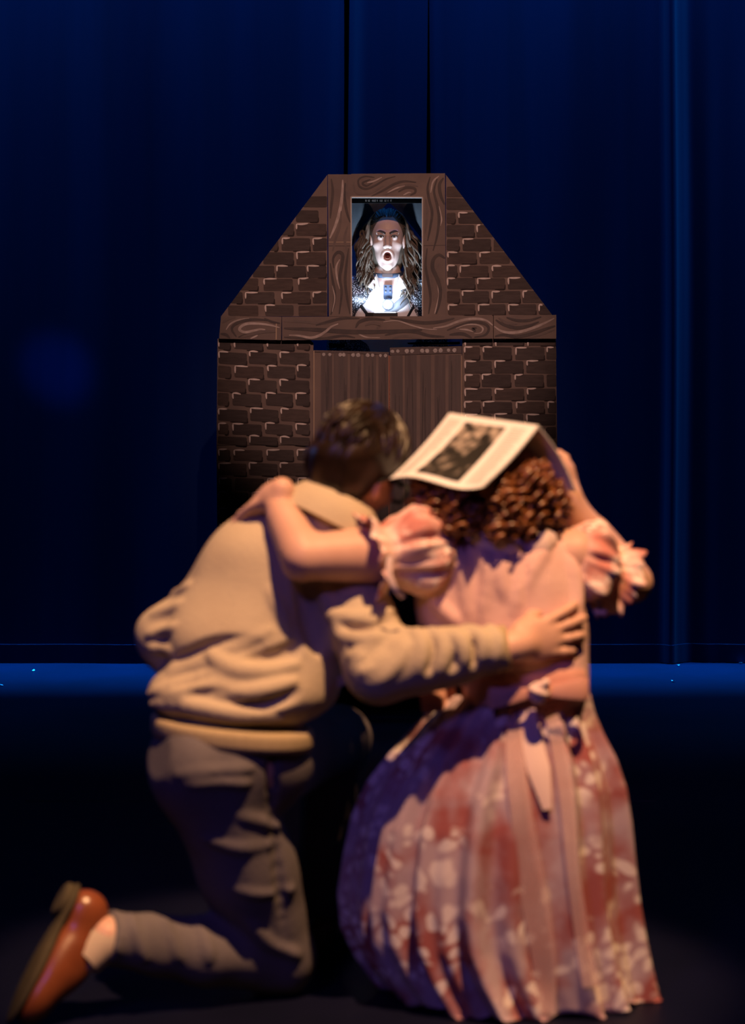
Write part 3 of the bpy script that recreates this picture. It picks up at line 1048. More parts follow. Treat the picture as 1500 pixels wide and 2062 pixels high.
# cloth flaps drawn apart behind the small window
for sg, tip, low, outer in ((-1, (786, 404), (706, 500), 700), (1, (779, 404), (858, 492), 858)):
    def flap(u, t, sg=sg, tip=tip, low=low, outer=outer):
        ex, ey = tip[0] + (low[0] - tip[0]) * t, tip[1] + (low[1] - tip[1]) * t - 6 * math.sin(math.pi * t)
        ox, oy = outer - sg * 0 + (tip[0] - outer) * (1 - t) * 0.0, 397 + (ey - 397) * 0.9 * t
        Yv = 10.16 + 0.34 * (u ** 0.8) * (1 - 0.25 * t)
        x, y = ox + (ex - ox) * u, oy + (ey - oy) * u
        return P(x, y, Yv) + np.array([0, 0.012 * math.sin(5 * u + 4 * t), 0.004 * math.sin(9 * u)])
    V, Fc = solid_grid(16, 16, flap, 0.004)
    child('cloth_flap', V, Fc, M_drape, facade)
v, f = join_vf(poly_prism([(704, 397), (856, 397), (856, 409), (704, 409)], 10.15, 0.01), poly_prism([(704, 392), (856, 392), (856, 398), (704, 398)], 10.11, 0.05))
head_bar = child('head_board', v, f, M_black, facade, smooth=False)
x = 735.0
for w_ in (4, 5, 9, 3, 7, 5, 3, 4):
    prism('pale_dash', [(x, 402), (x + w_, 401.5), (x + w_ - 1, 406), (x + 0.5, 405.5)], 10.148, 0.003, mat('pale_dash_tone', (0.85, 0.75, 0.68), 0.7), facade)
    x += w_ + rng.uniform(0.8, 3.5)

# ------------------------------------------------------------------ singer at the small window
YP = 10.33
pb = np.array([P(780, 0, YP)[0], YP, 0.40])
v, f = join_vf(box_vf((pb[0] - 0.32, YP - 0.17, 0.36), (pb[0] + 0.32, YP + 0.30, 0.40)), box_vf((pb[0] - 0.30, YP - 0.15, 0.0), (pb[0] - 0.27, YP + 0.28, 0.365)),
               box_vf((pb[0] + 0.27, YP - 0.15, 0.0), (pb[0] + 0.30, YP + 0.28, 0.365)), box_vf((pb[0] - 0.29, YP + 0.25, 0.0), (pb[0] + 0.29, YP + 0.28, 0.365)))
make('step_box', v, f, M_box, base=(pb[0], YP + 0.05, 0), smooth=False, label='black wooden step hidden behind the cardboard doors', cat='step')

HC = P(780, 480, YP)
HR = frame((0.0, -1, -0.02), (0, 0, 1))
HS = (0.92, 1.0, 1.0)
fd = Field((-0.12, -0.14, -0.19), (0.12, 0.15, 0.15), 0.0022)
head_shape(fd, mouth=True)
fd.chain([(0, -0.020, -0.07), (0, -0.035, -0.185)], [0.047, 0.052], 0.02)
hv, hf = fd.mesh(1)
hv = xf(hv, HC, HR, HS)
L3 = lambda x, y, z: xf([(x, y, z)], HC, HR, HS)[0]          # point in the singer's head axes (x is the viewer's left)
fd = Field(pb + np.array([-0.36, -0.24, -0.01]), pb + np.array([0.36, 0.26, 1.50]), 0.009)
sh = HC + np.array([0, 0.03, -0.19])
fd.cap(HC + np.array([0, 0.028, -0.14]), sh, 0.055, 0.06, 0.02)
fd.ell(sh + np.array([0, 0.0, -0.16]), (0.15, 0.095, 0.20), k=0.04)
fd.ell(sh + np.array([0, 0.0, -0.42]), (0.125, 0.09, 0.20), k=0.05)
fd.ell(sh + np.array([0, 0.01, -0.62]), (0.155, 0.105, 0.14), k=0.05)
for sg in (-1, 1):
    S = sh + np.array([0.155 * sg, 0.0, -0.06])
    E = S + np.array([0.05 * sg, 0.03, -0.28])
    Wr = E + np.array([-0.03 * sg, -0.06, -0.22])
    fd.chain([sh + np.array([0, 0, -0.03]), S, E, Wr], [0.05, 0.052, 0.042, 0.030], 0.03)
    H = sh + np.array([0.085 * sg, 0.01, -0.66])
    K = np.array([pb[0] + 0.09 * sg, YP + 0.0, 0.40 + 0.42])
    An = np.array([pb[0] + 0.09 * sg, YP + 0.03, 0.40 + 0.07])
    fd.chain([H, K, An], [0.085, 0.058, 0.04], 0.03)
    fd.chain([An, An + np.array([0.01 * sg, -0.13, -0.035])], [0.038, 0.030], 0.02)
    hand(fd, Wr, (0, -0.2, -1), (sg, 0, 0), (0, -1, 0), 0.95)
bv, bf = fd.mesh(1)
V, Fc = join_vf((hv, hf), (bv, bf))
singer = make('person', V, Fc, M_skin3, base=pb, label='screaming singer with long wavy hair lit from below in the small window', cat='person')

# clothes: pale shirt, dark sequin jacket hanging open, black trousers
fd = Field(sh + np.array([-0.30, -0.22, -0.74]), sh + np.array([0.30, 0.2, 0.06]), 0.005)
fd.ell(sh + np.array([0, 0.0, -0.16]), (0.158, 0.103, 0.205), k=0.04)
fd.ell(sh + np.array([0.05, -0.050, -0.19]), (0.078, 0.06, 0.08), k=0.05)
fd.ell(sh + np.array([-0.05, -0.050, -0.19]), (0.078, 0.06, 0.08), k=0.05)
fd.ell(sh + np.array([0, 0.0, -0.42]), (0.135, 0.10, 0.21), k=0.05)
fd.ell(sh + np.array([0, 0.01, -0.60]), (0.155, 0.11, 0.12), k=0.05)
fd.cap(sh + np.array([0, 0, 0.005]), sh + np.array([0, 0, -0.05]), 0.066, 0.075, 0.02)
fd.cap(sh + np.array([0, -0.02, 0.14]), sh + np.array([0, -0.085, -0.045]), 0.055, 0.022, 0.012, sub=True)
fd.ripple(0.004, (60, 90), 3)
sv, sf = fd.mesh(1)
shirt = child('shirt', sv, sf, M_shirt, singer)
st = bvh(*join_vf((sv, sf), (bv, bf)))
for sg in (-1, 1):        # open collar points
    q = [sh + np.array([0.045 * sg, -0.015, 0.050]), sh + np.array([0.052 * sg, -0.075, 0.025]), sh + np.array([0.030 * sg, -0.108, -0.042]), sh + np.array([0.085 * sg, -0.098, -0.020])]
    n = nrm(np.cross(q[1] - q[0], q[2] - q[0]))
    V = q + [p + n * 0.003 for p in q]
    child('collar', V, [(0, 1, 2), (1, 3, 2), (4, 6, 5), (5, 6, 7), (0, 2, 6, 4), (1, 0, 4, 5), (3, 1, 5, 7), (2, 3, 7, 6)], M_shirt, shirt, smooth=False)
fd = Field(sh + np.array([-0.36, -0.22, -0.80]), sh + np.array([0.36, 0.2, 0.06]), 0.007)
fd.ell(sh + np.array([0, 0.015, -0.18]), (0.19, 0.115, 0.215), k=0.04)
fd.ell(sh + np.array([0, 0.015, -0.50]), (0.18, 0.12, 0.28), k=0.06)
for sg in (-1, 1):
    S = sh + np.array([0.155 * sg, 0.0, -0.06])
    E = S + np.array([0.05 * sg, 0.03, -0.28])
    Wr = E + np.array([-0.03 * sg, -0.06, -0.20])
    fd.chain([sh + np.array([0.05 * sg, 0.01, -0.02]), S, E, Wr], [0.060, 0.082, 0.062, 0.045], 0.03)
fd.ell(sh + np.array([0, -0.17, -0.20]), (0.118, 0.13, 0.30), k=0.012, sub=True)
fd.ell(sh + np.array([0, -0.02, 0.05]), (0.09, 0.09, 0.07), k=0.012, sub=True)
fd.ripple(0.006, (30, 50), 6)
V, Fc = fd.mesh(1)
child('jacket', V, Fc, M_sequin, singer, label='dark jacket covered in glittering sequins')
fd = Field(pb + np.array([-0.28, -0.20, 0.06]), pb + np.array([0.28, 0.22, 0.86]), 0.009)
fd.ell(sh + np.array([0, 0.01, -0.66]), (0.165, 0.115, 0.14), k=0.05)
for sg in (-1, 1):
    H = sh + np.array([0.085 * sg, 0.01, -0.66])
    K = np.array([pb[0] + 0.09 * sg, YP + 0.0, 0.82])
    An = np.array([pb[0] + 0.09 * sg, YP + 0.03, 0.48])
    fd.chain([H, K, An], [0.095, 0.072, 0.06], 0.03)
V, Fc = fd.mesh(1)
child('trousers', V, Fc, M_black, singer)
# long front band of the jacket crossing the chest, black harness straps
def surf_strip(tree, pix, w, off, th, wpx=True):
    c = catmull([np.array(p, float) for p in pix], 6)
    pts = []
    for p in c:
        h = cast(tree, p[0], p[1])
        Yv = (h[1] if h is not None else YP - 0.08) - off
        pts.append(P(p[0], p[1], Yv))
    return tube_vf(pts, w, 8, th / w, side=None)
V, Fc = surf_strip(st, [(852, 566), (830, 590), (806, 612), (780, 634), (765, 650)], 0.020, 0.002, 0.005)
child('lapel', V, Fc, mat('grey_satin_lapel', (0.20, 0.21, 0.23), 0.45), singer)
for pix in ([(716, 600), (732, 622), (748, 645)], [(848, 585), (835, 612), (820, 640)]):
    V, Fc = surf_strip(st, pix, 0.006, 0.004, 0.003)
    child('harness_strap', V, Fc, M_black, singer)
# collar band, hanging strap with rivets, ring
t = np.linspace(0, 2 * math.pi, 25)
nk = HC + np.array([0, 0.026, -0.150])
V, Fc = tube_vf([nk + np.array([0.063 * math.cos(a), 0.063 * math.sin(a), 0.012 * math.sin(a)]) for a in t], 0.010, 8, 0.35, side=(0, 0, 1))
chok = child('choker', V, Fc, M_strap, singer, label='grey-blue studded leather choker')
v, f = box_vf(nk + np.array([-0.022, -0.072, -0.018]), nk + np.array([0.022, -0.064, -0.004]))
child('buckle', v, f, M_metal, chok, smooth=False)
pts = []
for y in np.linspace(574, 603, 6):
    h = cast(st, 781, y)
    pts.append(P(781, y, h[1] - 0.012))
V, Fc = tube_vf(pts, 0.0185, 8, 0.16, side=(1, 0, 0))
strap = child('chest_strap', V, Fc, M_strap, singer, label='blue-grey strap with four rivets and a steel ring')
for dx in (-4.5, 4.5):
    for y in (580, 588):
        h = cast(st, 781 + dx, y)
        V, Fc = tube_vf([P(781 + dx, y, h[1] - 0.014), P(781 + dx, y, h[1] - 0.019)], 0.0038, 8)
        child('rivet', V, Fc, M_metal, strap)
h = cast(st, 781, 612)
rc = P(781, 614, h[1] - 0.022)
V, Fc = tube_vf([rc + 0.0225 * np.array([math.cos(a), 0, math.sin(a)]) for a in t], 0.0028, 6, side=(0, 1, 0))
child('ring', V, Fc, mat('dark_steel', (0.05, 0.055, 0.07), 0.5), strap)
# face details
for sg in (-1, 1):
    c = L3(0.031 * sg, 0.0835, 0.0035)
    fd = Field((-0.015,) * 3, (0.015,) * 3, 0.0012)
    fd.ell((0, 0, 0), (0.0135, 0.0105, 0.0062), k=0)
    V, Fc = fd.mesh(1)
    eye = child('eye', xf(V, c, HR), Fc, M_eye, singer)
    fd = Field((-0.012,) * 3, (0.012,) * 3, 0.0012)
    fd.ell((0, 0.0035, 0), (0.0072, 0.0090, 0.0068), k=0)
    V, Fc = fd.mesh(1)
    child('iris', xf(V, c, HR), Fc, M_iris, eye)
    q = [L3(sg * a, b_, c_) for a, b_, c_ in ((0.009, 0.0985, 0.017), (0.021, 0.0970, 0.0235), (0.036, 0.091, 0.0285), (0.049, 0.081, 0.025))]
    V, Fc = tube_vf(catmull(q, 4), [0.004, 0.0044, 0.0046, 0.0047, 0.0047, 0.0046, 0.0044, 0.004, 0.0035, 0.003, 0.0025, 0.002, 0.0015], 6, 0.6)
    child('eyebrow', V, Fc, M_brow, singer)
    q = [L3(sg * a, b_, c_) for a, b_, c_ in ((0.0175, 0.0915, 0.003), (0.024, 0.0945, 0.009), (0.032, 0.0945, 0.0105), (0.040, 0.0905, 0.008), (0.047, 0.0845, 0.004))]
    V, Fc = tube_vf(catmull(q, 3), 0.0021, 6)
    child('eyelash', V, Fc, M_brow, singer)
    q = L3(sg * 0.079, 0.0, -0.052)
    V, Fc = tube_vf([q + np.array([0, -0.001, 0.004]), q + np.array([0, -0.003, -0.004]), q + np.array([0, -0.003, -0.010])], [0.002, 0.0045, 0.002], 8)
    child('earring', V, Fc, M_metal, singer)
t17 = np.linspace(0, 2 * math.pi, 21)
V, Fc = tube_vf([L3(0.0205 * math.cos(a), 0.0905 - 0.007 * abs(math.cos(a)), -0.078 + 0.0195 * math.sin(a)) for a in t17], [0.0036 + 0.0016 * max(0, -math.sin(a)) for a in t17], 8)
child('lips', V, Fc, M_lip, singer)
V, Fc = tube_vf([L3(x_, 0.078 - 12 * x_ * x_, -0.0905) for x_ in np.linspace(-0.012, 0.012, 7)], 0.0035, 6)
child('teeth', V, Fc, M_teeth, singer)
fd = Field((-0.02,) * 3, (0.02,) * 3, 0.0015)
fd.ell((0, 0, 0), (0.0155, 0.004, 0.0145), k=0)
V, Fc = fd.mesh(1)
child('mouth_interior', xf(V, L3(0, 0.060, -0.078), HR), Fc, M_mouth, singer)
# hair: a cap swept back over the skull and long wavy locks in front of the shoulders
fd = Field((-0.12, -0.16, -0.16), (0.12, 0.12, 0.16), 0.004)
fd.ell((0, -0.022, 0.034), (0.084, 0.100, 0.091), k=0.01)
fd.ell((0, -0.05, -0.06), (0.085, 0.065, 0.11), k=0.04)
fd.ell((0, 0.078, -0.040), (0.066, 0.060, 0.125), k=0.012, sub=True)
V, Fc = fd.mesh(1)
hair_parts = [(xf(V, HC, HR, HS), Fc)]
rr = np.random.default_rng(21)
for i in range(70):            # combed-back strands over the crown
    a = rr.uniform(-1.45, 1.45)
    q = []
    for tt in np.linspace(0, 1, 9):
        ph = 0.62 + 0.30 * abs(a) + tt * 1.9
        wv = 1.03 + 0.03 * math.sin(7 * tt + i)
        q.append(L3(0.084 * math.sin(a) * math.sin(ph) * wv, -0.022 + 0.100 * math.cos(ph) * wv, 0.034 + 0.091 * math.cos(a) * math.sin(ph) * wv))
    hair_parts.append(tube_vf(q, [0.0015, 0.003, 0.0035, 0.004, 0.004, 0.004, 0.004, 0.003, 0.002], 5))
for i in range(170):
    sg = -1 if i % 2 else 1
    d = rr.uniform(0, 1)
    outer = rr.uniform(0, 1)
    x0_ = 0.066 + 0.014 * outer
    wob, ph, fr = rr.uniform(0.006, 0.016), rr.uniform(0, 6.3), rr.uniform(34, 62)
    ln = rr.uniform(0.15, 0.24) if sg > 0 else rr.uniform(0.18, 0.28)
    z0_ = rr.uniform(-0.03, 0.085) if outer < 0.6 else rr.uniform(0.02, 0.09)
    q, rs = [], []
    for tt in np.linspace(0, 1, 26):
        s_ = tt * ln
        x_ = x0_ + (0.022 + 0.030 * outer) * math.sin(min(1, tt * 1.5) * 1.57) + (0.010 if sg > 0 else 0.050) * outer * tt - 0.045 * max(0, tt - 0.5) * (1 - outer)
        y_ = -0.050 + 0.060 * d * min(1, tt * 1.6) + 0.035 * tt + 0.020 * outer * tt
        z_ = z0_ - s_
        if z_ < -0.13:
            y_ += (-0.13 - z_) * 0.42
        w_ = min(1, tt * 3)
        q.append(L3(sg * (x_ + wob * w_ * math.sin(fr * s_ + ph)), y_ + wob * w_ * math.cos(fr * s_ + ph), z_))
        rs.append(0.0042 * (0.35 + math.sin(math.pi * min(0.98, 0.15 + tt * 0.83))))
    hair_parts.append(tube_vf(q, rs, 5))
for i in range(90):
    sg = -1 if i % 2 else 1
    a = rr.uniform(0.45, 1.35)
    yb = rr.uniform(-0.07, 0.03)
    ln = rr.uniform(0.12, 0.26)
    wob, ph, fr = rr.uniform(0.004, 0.010), rr.uniform(0, 6.3), rr.uniform(30, 60)
    q, rs = [], []
    for tt in np.linspace(0, 1, 18):
        aa = min(1.55, a + tt * 2.2)
        dz = max(0.0, tt - (1.55 - a) / 2.2) * ln
        o_ = wob * min(1, tt * 2)
        q.append(L3(sg * (0.090 * math.sin(aa) * 1.02 + 0.16 * dz + o_ * math.sin(fr * dz + ph)), yb - 0.2 * dz + o_ * math.cos(fr * dz + ph), 0.034 + 0.093 * math.cos(aa) * (1 - 2.5 * yb * yb / 0.01 * 0.1) - dz))
        rs.append(0.0042 * (0.35 + math.sin(math.pi * min(0.98, 0.15 + tt * 0.83))))
    hair_parts.append(tube_vf(q, rs, 5))
V, Fc = join_vf(*hair_parts)
child('hair', V, Fc, M_hair_p, singer, label='long wavy ash blonde hair swept back from the forehead')

# work light lying on the window sill
lb = P(768, 633, 10.165)
lamp = root('work_light', lb + np.array([0, 0, -0.012]), 'small black work light on the window sill shining up', 'lamp')
v, f = box_vf(lb + np.array([-0.068, -0.018, -0.014]), lb + np.array([0.068, 0.022, 0.006]))
child('housing', v, f, M_black, lamp, smooth=False)
v, f = box_vf(lb + np.array([-0.068 + 0.034, -0.0205, -0.011]), lb + np.array([0.066, -0.0175, 0.0035]))
child('front_plate', v, f, mat('dark_grey_plate', (0.03, 0.03, 0.035), 0.5), lamp, smooth=False)
m_em = bpy.data.materials.new('cold_white_led')
m_em.use_nodes = True
bs = m_em.node_tree.nodes['Principled BSDF']
bs.inputs['Emission Color'].default_value = (0.62, 0.78, 1.0, 1)
bs.inputs['Emission Strength'].default_value = 4.0
v, f = box_vf(lb + np.array([-0.030, -0.014, 0.006]), lb + np.array([0.060, 0.018, 0.009]))
child('led_panel', v, f, m_em, lamp, smooth=False)
area('work_light_beam', lb + np.array([0.012, 0.002, 0.014]), lb + np.array([0.012, 0.10, 0.30]), 2.2, (0.56, 0.74, 1.0), 0.09, 0.03, 150)

# ------------------------------------------------------------------ kneeling woman with the program on her head
wb_ = np.array([P(1020, 0, 5.30)[0], 5.30, 0.0])
hw = P(990, 1006, 5.235)                                   # head centre
nb = P(1012, 1085, 5.20)
chest = P(1022, 1180, 5.195)
waist = P(1060, 1350, 5.175)
pelv = P(1045, 1470, 5.22)
sL, eL, wL = P(885, 1112, 5.18), P(612, 1122, 5.075), P(550, 1000, 5.19)
sR, eR, wR = P(1160, 1120, 5.20), P(1272, 1172, 5.36), P(1150, 1012, 5.29)
WR = frame((-0.10, 1, -0.12), (0, 0, 1))

fd = Field(P(470, 2070, 5.1) * np.array([1, 0, 0]) + np.array([0, 4.85, 0.0]), np.array([0.72, 5.85, 1.42]), 0.0065)
fd.chain([hw + np.array([0, 0.03, -0.06]), nb, chest], [0.052, 0.056, 0.08], 0.03)
fd.ell(chest, (0.135, 0.095, 0.14), k=0.04)
fd.ell((chest + waist) / 2, (0.122, 0.088, 0.14), k=0.05)
fd.ell(waist, (0.115, 0.088, 0.10), k=0.05)
fd.ell(pelv, (0.16, 0.115, 0.12), k=0.05)
fd.chain([nb + np.array([0, 0.01, -0.04]), sL, eL, wL], [0.055, 0.060, 0.043, 0.029], 0.018)
fd.cap(eL + np.array([-0.006, 0, -0.012]), eL + np.array([-0.012, 0, -0.022]), 0.034, 0.026, 0.02)
fd.cap(sL * 0.5 + eL * 0.5, eL * 0.85 + sL * 0.15, 0.058, 0.047, 0.02)
fd.cap(eL * 0.85 + wL * 0.15, eL * 0.4 + wL * 0.6, 0.045, 0.037, 0.015)
fd.chain([nb + np.array([0, 0.01, -0.04]), sR, eR, wR], [0.055, 0.052, 0.040, 0.026], 0.03)
fd.cap(eR * 0.85 + wR * 0.15, eR * 0.4 + wR * 0.6, 0.040, 0.033, 0.02)
for sg in (-1, 1):
    kn = np.array([pelv[0] + 0.10 * sg, 5.42, 0.075])
    an = np.array([pelv[0] + 0.10 * sg, 5.16, 0.05])
    fd.chain([pelv + np.array([0.08 * sg, 0, -0.03]), kn, an, an + np.array([0, -0.05, 0.0])], [0.09, 0.06, 0.04, 0.03], 0.03)
bv, bf = fd.mesh(1)
# hands at finer detail, sharing the forearm so they grow out of it
fh = Field(wL + np.array([-0.17, -0.12, -0.16]), wL + np.array([0.12, 0.22, 0.09]), 0.0028)
fh.cap(eL * 0.25 + wL * 0.75, wL, 0.031, 0.026, 0.02)
hand(fh, wL, (-0.62, 0.55, -0.50), (-0.35, 0.25, 0.9), (0.2, 0.9, 0.2), 0.98, (0.35, 0.32, 0.30, 0.32), 0.35, 0.05)
hl = fh.mesh(1)
fh = Field(wR + np.array([-0.15, -0.14, -0.10]), wR + np.array([0.13, 0.12, 0.16]), 0.0028)
fh.cap(eR * 0.25 + wR * 0.75, wR, 0.030, 0.025, 0.02)
hand(fh, wR, (-0.25, -0.25, 0.93), (0.75, -0.6, 0.1), (-0.5, -0.8, 0), 0.92, (0.55, 0.6, 0.6, 0.6), 0.6, 0.05)
hr = fh.mesh(1)
fh = Field((-0.12, -0.14, -0.19), (0.12, 0.15, 0.15), 0.004)
head_shape(fh)
hd = fh.mesh(1)
hd = (xf(hd[0], hw, WR), hd[1])
V, Fc = join_vf((bv, bf), hl, hr, hd)
woman = make('person', V, Fc, M_skin2, base=wb_, label='kneeling woman in a pink floral dress holding a program over her curly hair', cat='person')

# bodice
fd = Field(chest + np.array([-0.26, -0.22, -0.36]), chest + np.array([0.26, 0.22, 0.18]), 0.0055)
fd.ell(chest + np.array([0.004, 0, 0]), (0.150, 0.108, 0.150), k=0.04)
fd.ell(chest * 0.6 + waist * 0.4, (0.146, 0.104, 0.14), k=0.05)
fd.ell(chest * 0.25 + waist * 0.75, (0.140, 0.102, 0.12), k=0.05)
fd.ell(waist + np.array([0, 0, -0.03]), (0.132, 0.103, 0.09), k=0.05)
fd.chain([sL * 0.9 + eL * 0.1, nb + np.array([0, 0.0, -0.045]), sR * 0.9 + eR * 0.1], [0.058, 0.068, 0.058], 0.04)
fd.cap(nb + np.array([0, 0.02, 0.06]), nb + np.array([0, 0.0, 0.0]), 0.050, 0.058, 0.01)
fd.ell(P(905, 1215, 5.20), (0.075, 0.085, 0.11), None, 0.05)
fd.plane(nb + np.array([0, 0, 0.022]), nrm((0, -0.15, 1)), 0.006)
for pix, r_, off in ([[(905, 1100), (935, 1160), (945, 1250)], 0.010, 0.006], [[(960, 1095), (985, 1150), (970, 1240)], 0.008, 0.005],
                     [[(1100, 1100), (1060, 1160), (1035, 1230)], 0.008, 0.005], [[(1150, 1130), (1160, 1200), (1150, 1290)], 0.009, 0.005],
                     [[(860, 1150), (880, 1210), (930, 1260)], 0.010, 0.006], [[(1020, 1100), (1010, 1150), (1015, 1200)], 0.007, 0.004]):
    fd.fold(pix, r_, 0.022, off)
fd.fold([(1058, 1110), (1058, 1160), (1059, 1215)], 0.006, 0.006, 0.004, sub=True)
fd.ripple(0.003, (28, 44), 5)
bov, bof = fd.mesh(1)
bodice = child('bodice', bov, bof, M_bodice, woman, label='plain pink bodice with a back seam')
bt = bvh(bov, bof)
# flat round collar pieces at the neck
for sg, pix in ((-1, [(952, 1078), (985, 1088), (1020, 1094), (1048, 1098)]), (1, [(1068, 1098), (1095, 1092), (1120, 1084)])):
    q = []
    for p in catmull([np.array(p, float) for p in pix], 5):
        h = cast(bt, p[0], max(p[1], 1092))
        q.append(P(p[0], p[1], (h[1] if h is not None else 5.12) - 0.006))
    V, Fc = tube_vf(q, [0.012 + 0.016 * math.sin(math.pi * i / (len(q) - 1)) for i in range(len(q))], 8, 0.25, side=(0.0, 0.15, 1))
    child('collar', V, Fc, M_ribbon, bodice)


def puff(name, a, b, r0, r1, r2, seed, cuff_r):
    """gathered puff sleeve: lantern shape with pleats, a narrow band and a ruffled edge"""
    ax = nrm(b - a)
    ref = np.array([0, 0, 1.0])
    e1 = nrm(ref - ax * ref.dot(ax))
    e2 = np.cross(ax, e1)
    L = np.linalg.norm(b - a)
    r = np.random.default_rng(seed)
    ph = r.uniform(0, 6.3, 4)
    n, m = 96, 22

    def rad(t, th):
        body = r0 + (r1 - r0) * math.sin(math.pi * min(1, t / 0.72) * 0.5) if t < 0.45 else None
        if t < 0.72:
            base = (r0 * (1 - t / 0.72) + cuff_r * (t / 0.72)) + (r1 - (r0 + cuff_r) / 2) * math.sin(math.pi * t / 0.72)
            amp = 0.006 * math.sin(math.pi * t / 0.72) + 0.002
        elif t < 0.80:
            base, amp = cuff_r, 0.002
        else:
            base = cuff_r + (r2 - cuff_r) * ((t - 0.80) / 0.20) ** 0.7
            amp = 0.011 * (t - 0.80) / 0.20
        w = math.sin(13 * th + ph[0] + 2 * t) * 0.6 + math.sin(7 * th + ph[1] - 3 * t) * 0.5 + math.sin(21 * th + ph[2]) * 0.35
        return base + amp * w + 0.010 * math.sin(3 * th + 5 * t + ph[1]) * math.sin(math.pi * min(1, t / 0.72))
    V = []
    for i in range(m):
        t = i / (m - 1)
        c = a + ax * L * t
        for j in range(n):
            th = 2 * math.pi * j / n
            rr_ = rad(t, th)
            V.append(c + rr_ * (e1 * math.cos(th) + e2 * math.sin(th)) + ax * (0.006 * math.sin(9 * th + ph[3]) if t > 0.9 else 0))
    Fc = [(i * n + j, i * n + (j + 1) % n, (i + 1) * n + (j + 1) % n, (i + 1) * n + j) for i in range(m - 1) for j in range(n)]
    o = child(name, V, Fc, M_sleeve, woman)
    mod = o.modifiers.new('cloth thickness', 'SOLIDIFY')
    mod.thickness = 0.003
    return V, Fc


puff('puff_sleeve', P(898, 1096, 5.16), P(738, 1124, 5.10), 0.060, 0.090, 0.092, 3, 0.064)
puff('puff_sleeve', P(1140, 1118, 5.19), P(1240, 1168, 5.28), 0.062, 0.090, 0.084, 7, 0.056)
# ribbon ends hanging from the sleeve bands
def ribbon(name, pts, w, mt, parent, side=(1, 0, 0), flat=0.10):
    V, Fc = tube_vf(catmull(pts, 5), w, 8, flat, side=side)
    return child(name, V, Fc, mt, parent)
ribbon('sleeve_ribbon', [P(786, 1120, 4.99), P(783, 1150, 4.985), P(795, 1185, 4.985), P(812, 1204, 5.0)], 0.006, M_ribbon, woman)
ribbon('sleeve_ribbon', [P(1190, 1210, 5.20), P(1205, 1236, 5.19), P(1218, 1228, 5.20), P(1222, 1212, 5.21), P(1214, 1205, 5.22)], 0.0065, M_ribbon, woman)

# skirt: gathered cone that spreads over the floor
lv = [(1385, 905, 1178, .105), (1420, 872, 1186, .125), (1460, 838, 1202, .15), (1510, 795, 1228, .18), (1570, 752, 1248, .205), (1640, 724, 1258, .225),
      (1720, 710, 1264, .24), (1800, 700, 1272, .25), (1870, 708, 1283, .258), (1930, 738, 1294, .262), (1975, 772, 1304, .265), (2003, 790, 1310, .268)]
ys = np.array([q[0] for q in lv], float)
n, m = 260, 70
rs_ = np.random.default_rng(4)
phs = rs_.uniform(0, 6.3, 8)
V = []
for i in range(m):
    t = i / (m - 1)
    y = ys[0] + (ys[-1] - ys[0]) * t
    l_, r_, dp = (np.interp(y, ys, [q[c] for q in lv]) for c in (1, 2, 3))
    Yc_ = 5.195 + 0.115 * t ** 0.8
    z = max(0.006, CAMZ - (y - 756) * 5.28 / FPX)
    cx, hx = ((l_ + r_) / 2 - 750) * 5.28 / FPX, (r_ - l_) / 2 * 5.28 / FPX
    amp = 0.008 + 0.020 * t ** 0.7
    for j in range(n):
        th = 2 * math.pi * j / n
        w = (0.55 * math.sin(17 * th + phs[0] + 1.2 * math.sin(2 * th + phs[1]) + 0.5 * t) + 0.40 * math.sin(29 * th + phs[2] + 1.5 * math.sin(3 * th + phs[3])) + 0.35 * math.sin(9 * th + phs[4] + t))
        s_ = 1 + (amp * w) / max(hx, dp)
        low = 0.022 * t ** 5 * math.sin(11 * th + phs[5])
        V.append(np.array([cx + hx * s_ * math.cos(th), Yc_ + dp * s_ * math.sin(th) - (0.012 * t ** 4 * math.sin(5 * th + phs[6])), max(0.004, z + low * 0.35)]))
Fc = [(i * n + j, (i + 1) * n + j, (i + 1) * n + (j + 1) % n, i * n + (j + 1) % n) for i in range(m - 1) for j in range(n)]
skv, skf = V, Fc
skirt = child('skirt', V, Fc, M_skirt, woman, label='full gathered floral organza skirt spread on the floor')
mod = skirt.modifiers.new('cloth thickness', 'SOLIDIFY')
mod.thickness = 0.003
sk = bvh(V, Fc)
# sash, bow and long tails
def band(pix, half, tree2, off):
    q = []
    for p in catmull([np.array(p, float) for p in pix], 6):
        hs = [h for h in (cast(bt, p[0], p[1]), cast(sk, p[0], p[1])) if h is not None]
        Yv = min(h[1] for h in hs) if hs else 5.15
        q.append(P(p[0], p[1], Yv - off))
    return q
q = band([(846, 1408), (900, 1402), (980, 1392), (1060, 1384), (1130, 1378), (1176, 1376)], 0.02, None, 0.004)
V, Fc = tube_vf(q, 0.030, 10, 0.16, side=(0, 0, 1))
sash = child('sash', V, Fc, M_sash, woman, label='coral sash tied at the back in a bow')
bc = P(1085, 1392, min(h[1] for h in (cast(bt, 1085, 1380), cast(sk, 1085, 1400)) if h is not None) - 0.022)
def loop(dx, dz, s):
    c, w = [], []
    for a in np.linspace(0, 2 * math.pi, 26):
        r_ = (1 - math.cos(a)) * 0.5
        c.append(bc + np.array([s * (0.012 + dx * r_), 0.014 * r_ - 0.016 * math.sin(a), dz * r_]))
        w.append(0.008 + 0.015 * r_ ** 0.8)
    return tube_vf(c, w, 8, 0.10, side=(0, 0.0, 1))
for s in (-1, 1):
    V, Fc = loop(0.092, 0.004 if s > 0 else -0.016, s)
    child('bow_loop', V, Fc, M_sash, sash)
fd = Field(bc + np.array([-0.04, -0.06, -0.04]), bc + np.array([0.04, 0.03, 0.04]), 0.0025)
fd.ell(bc + np.array([0, -0.016, 0]), (0.021, 0.019, 0.024), k=0.01)
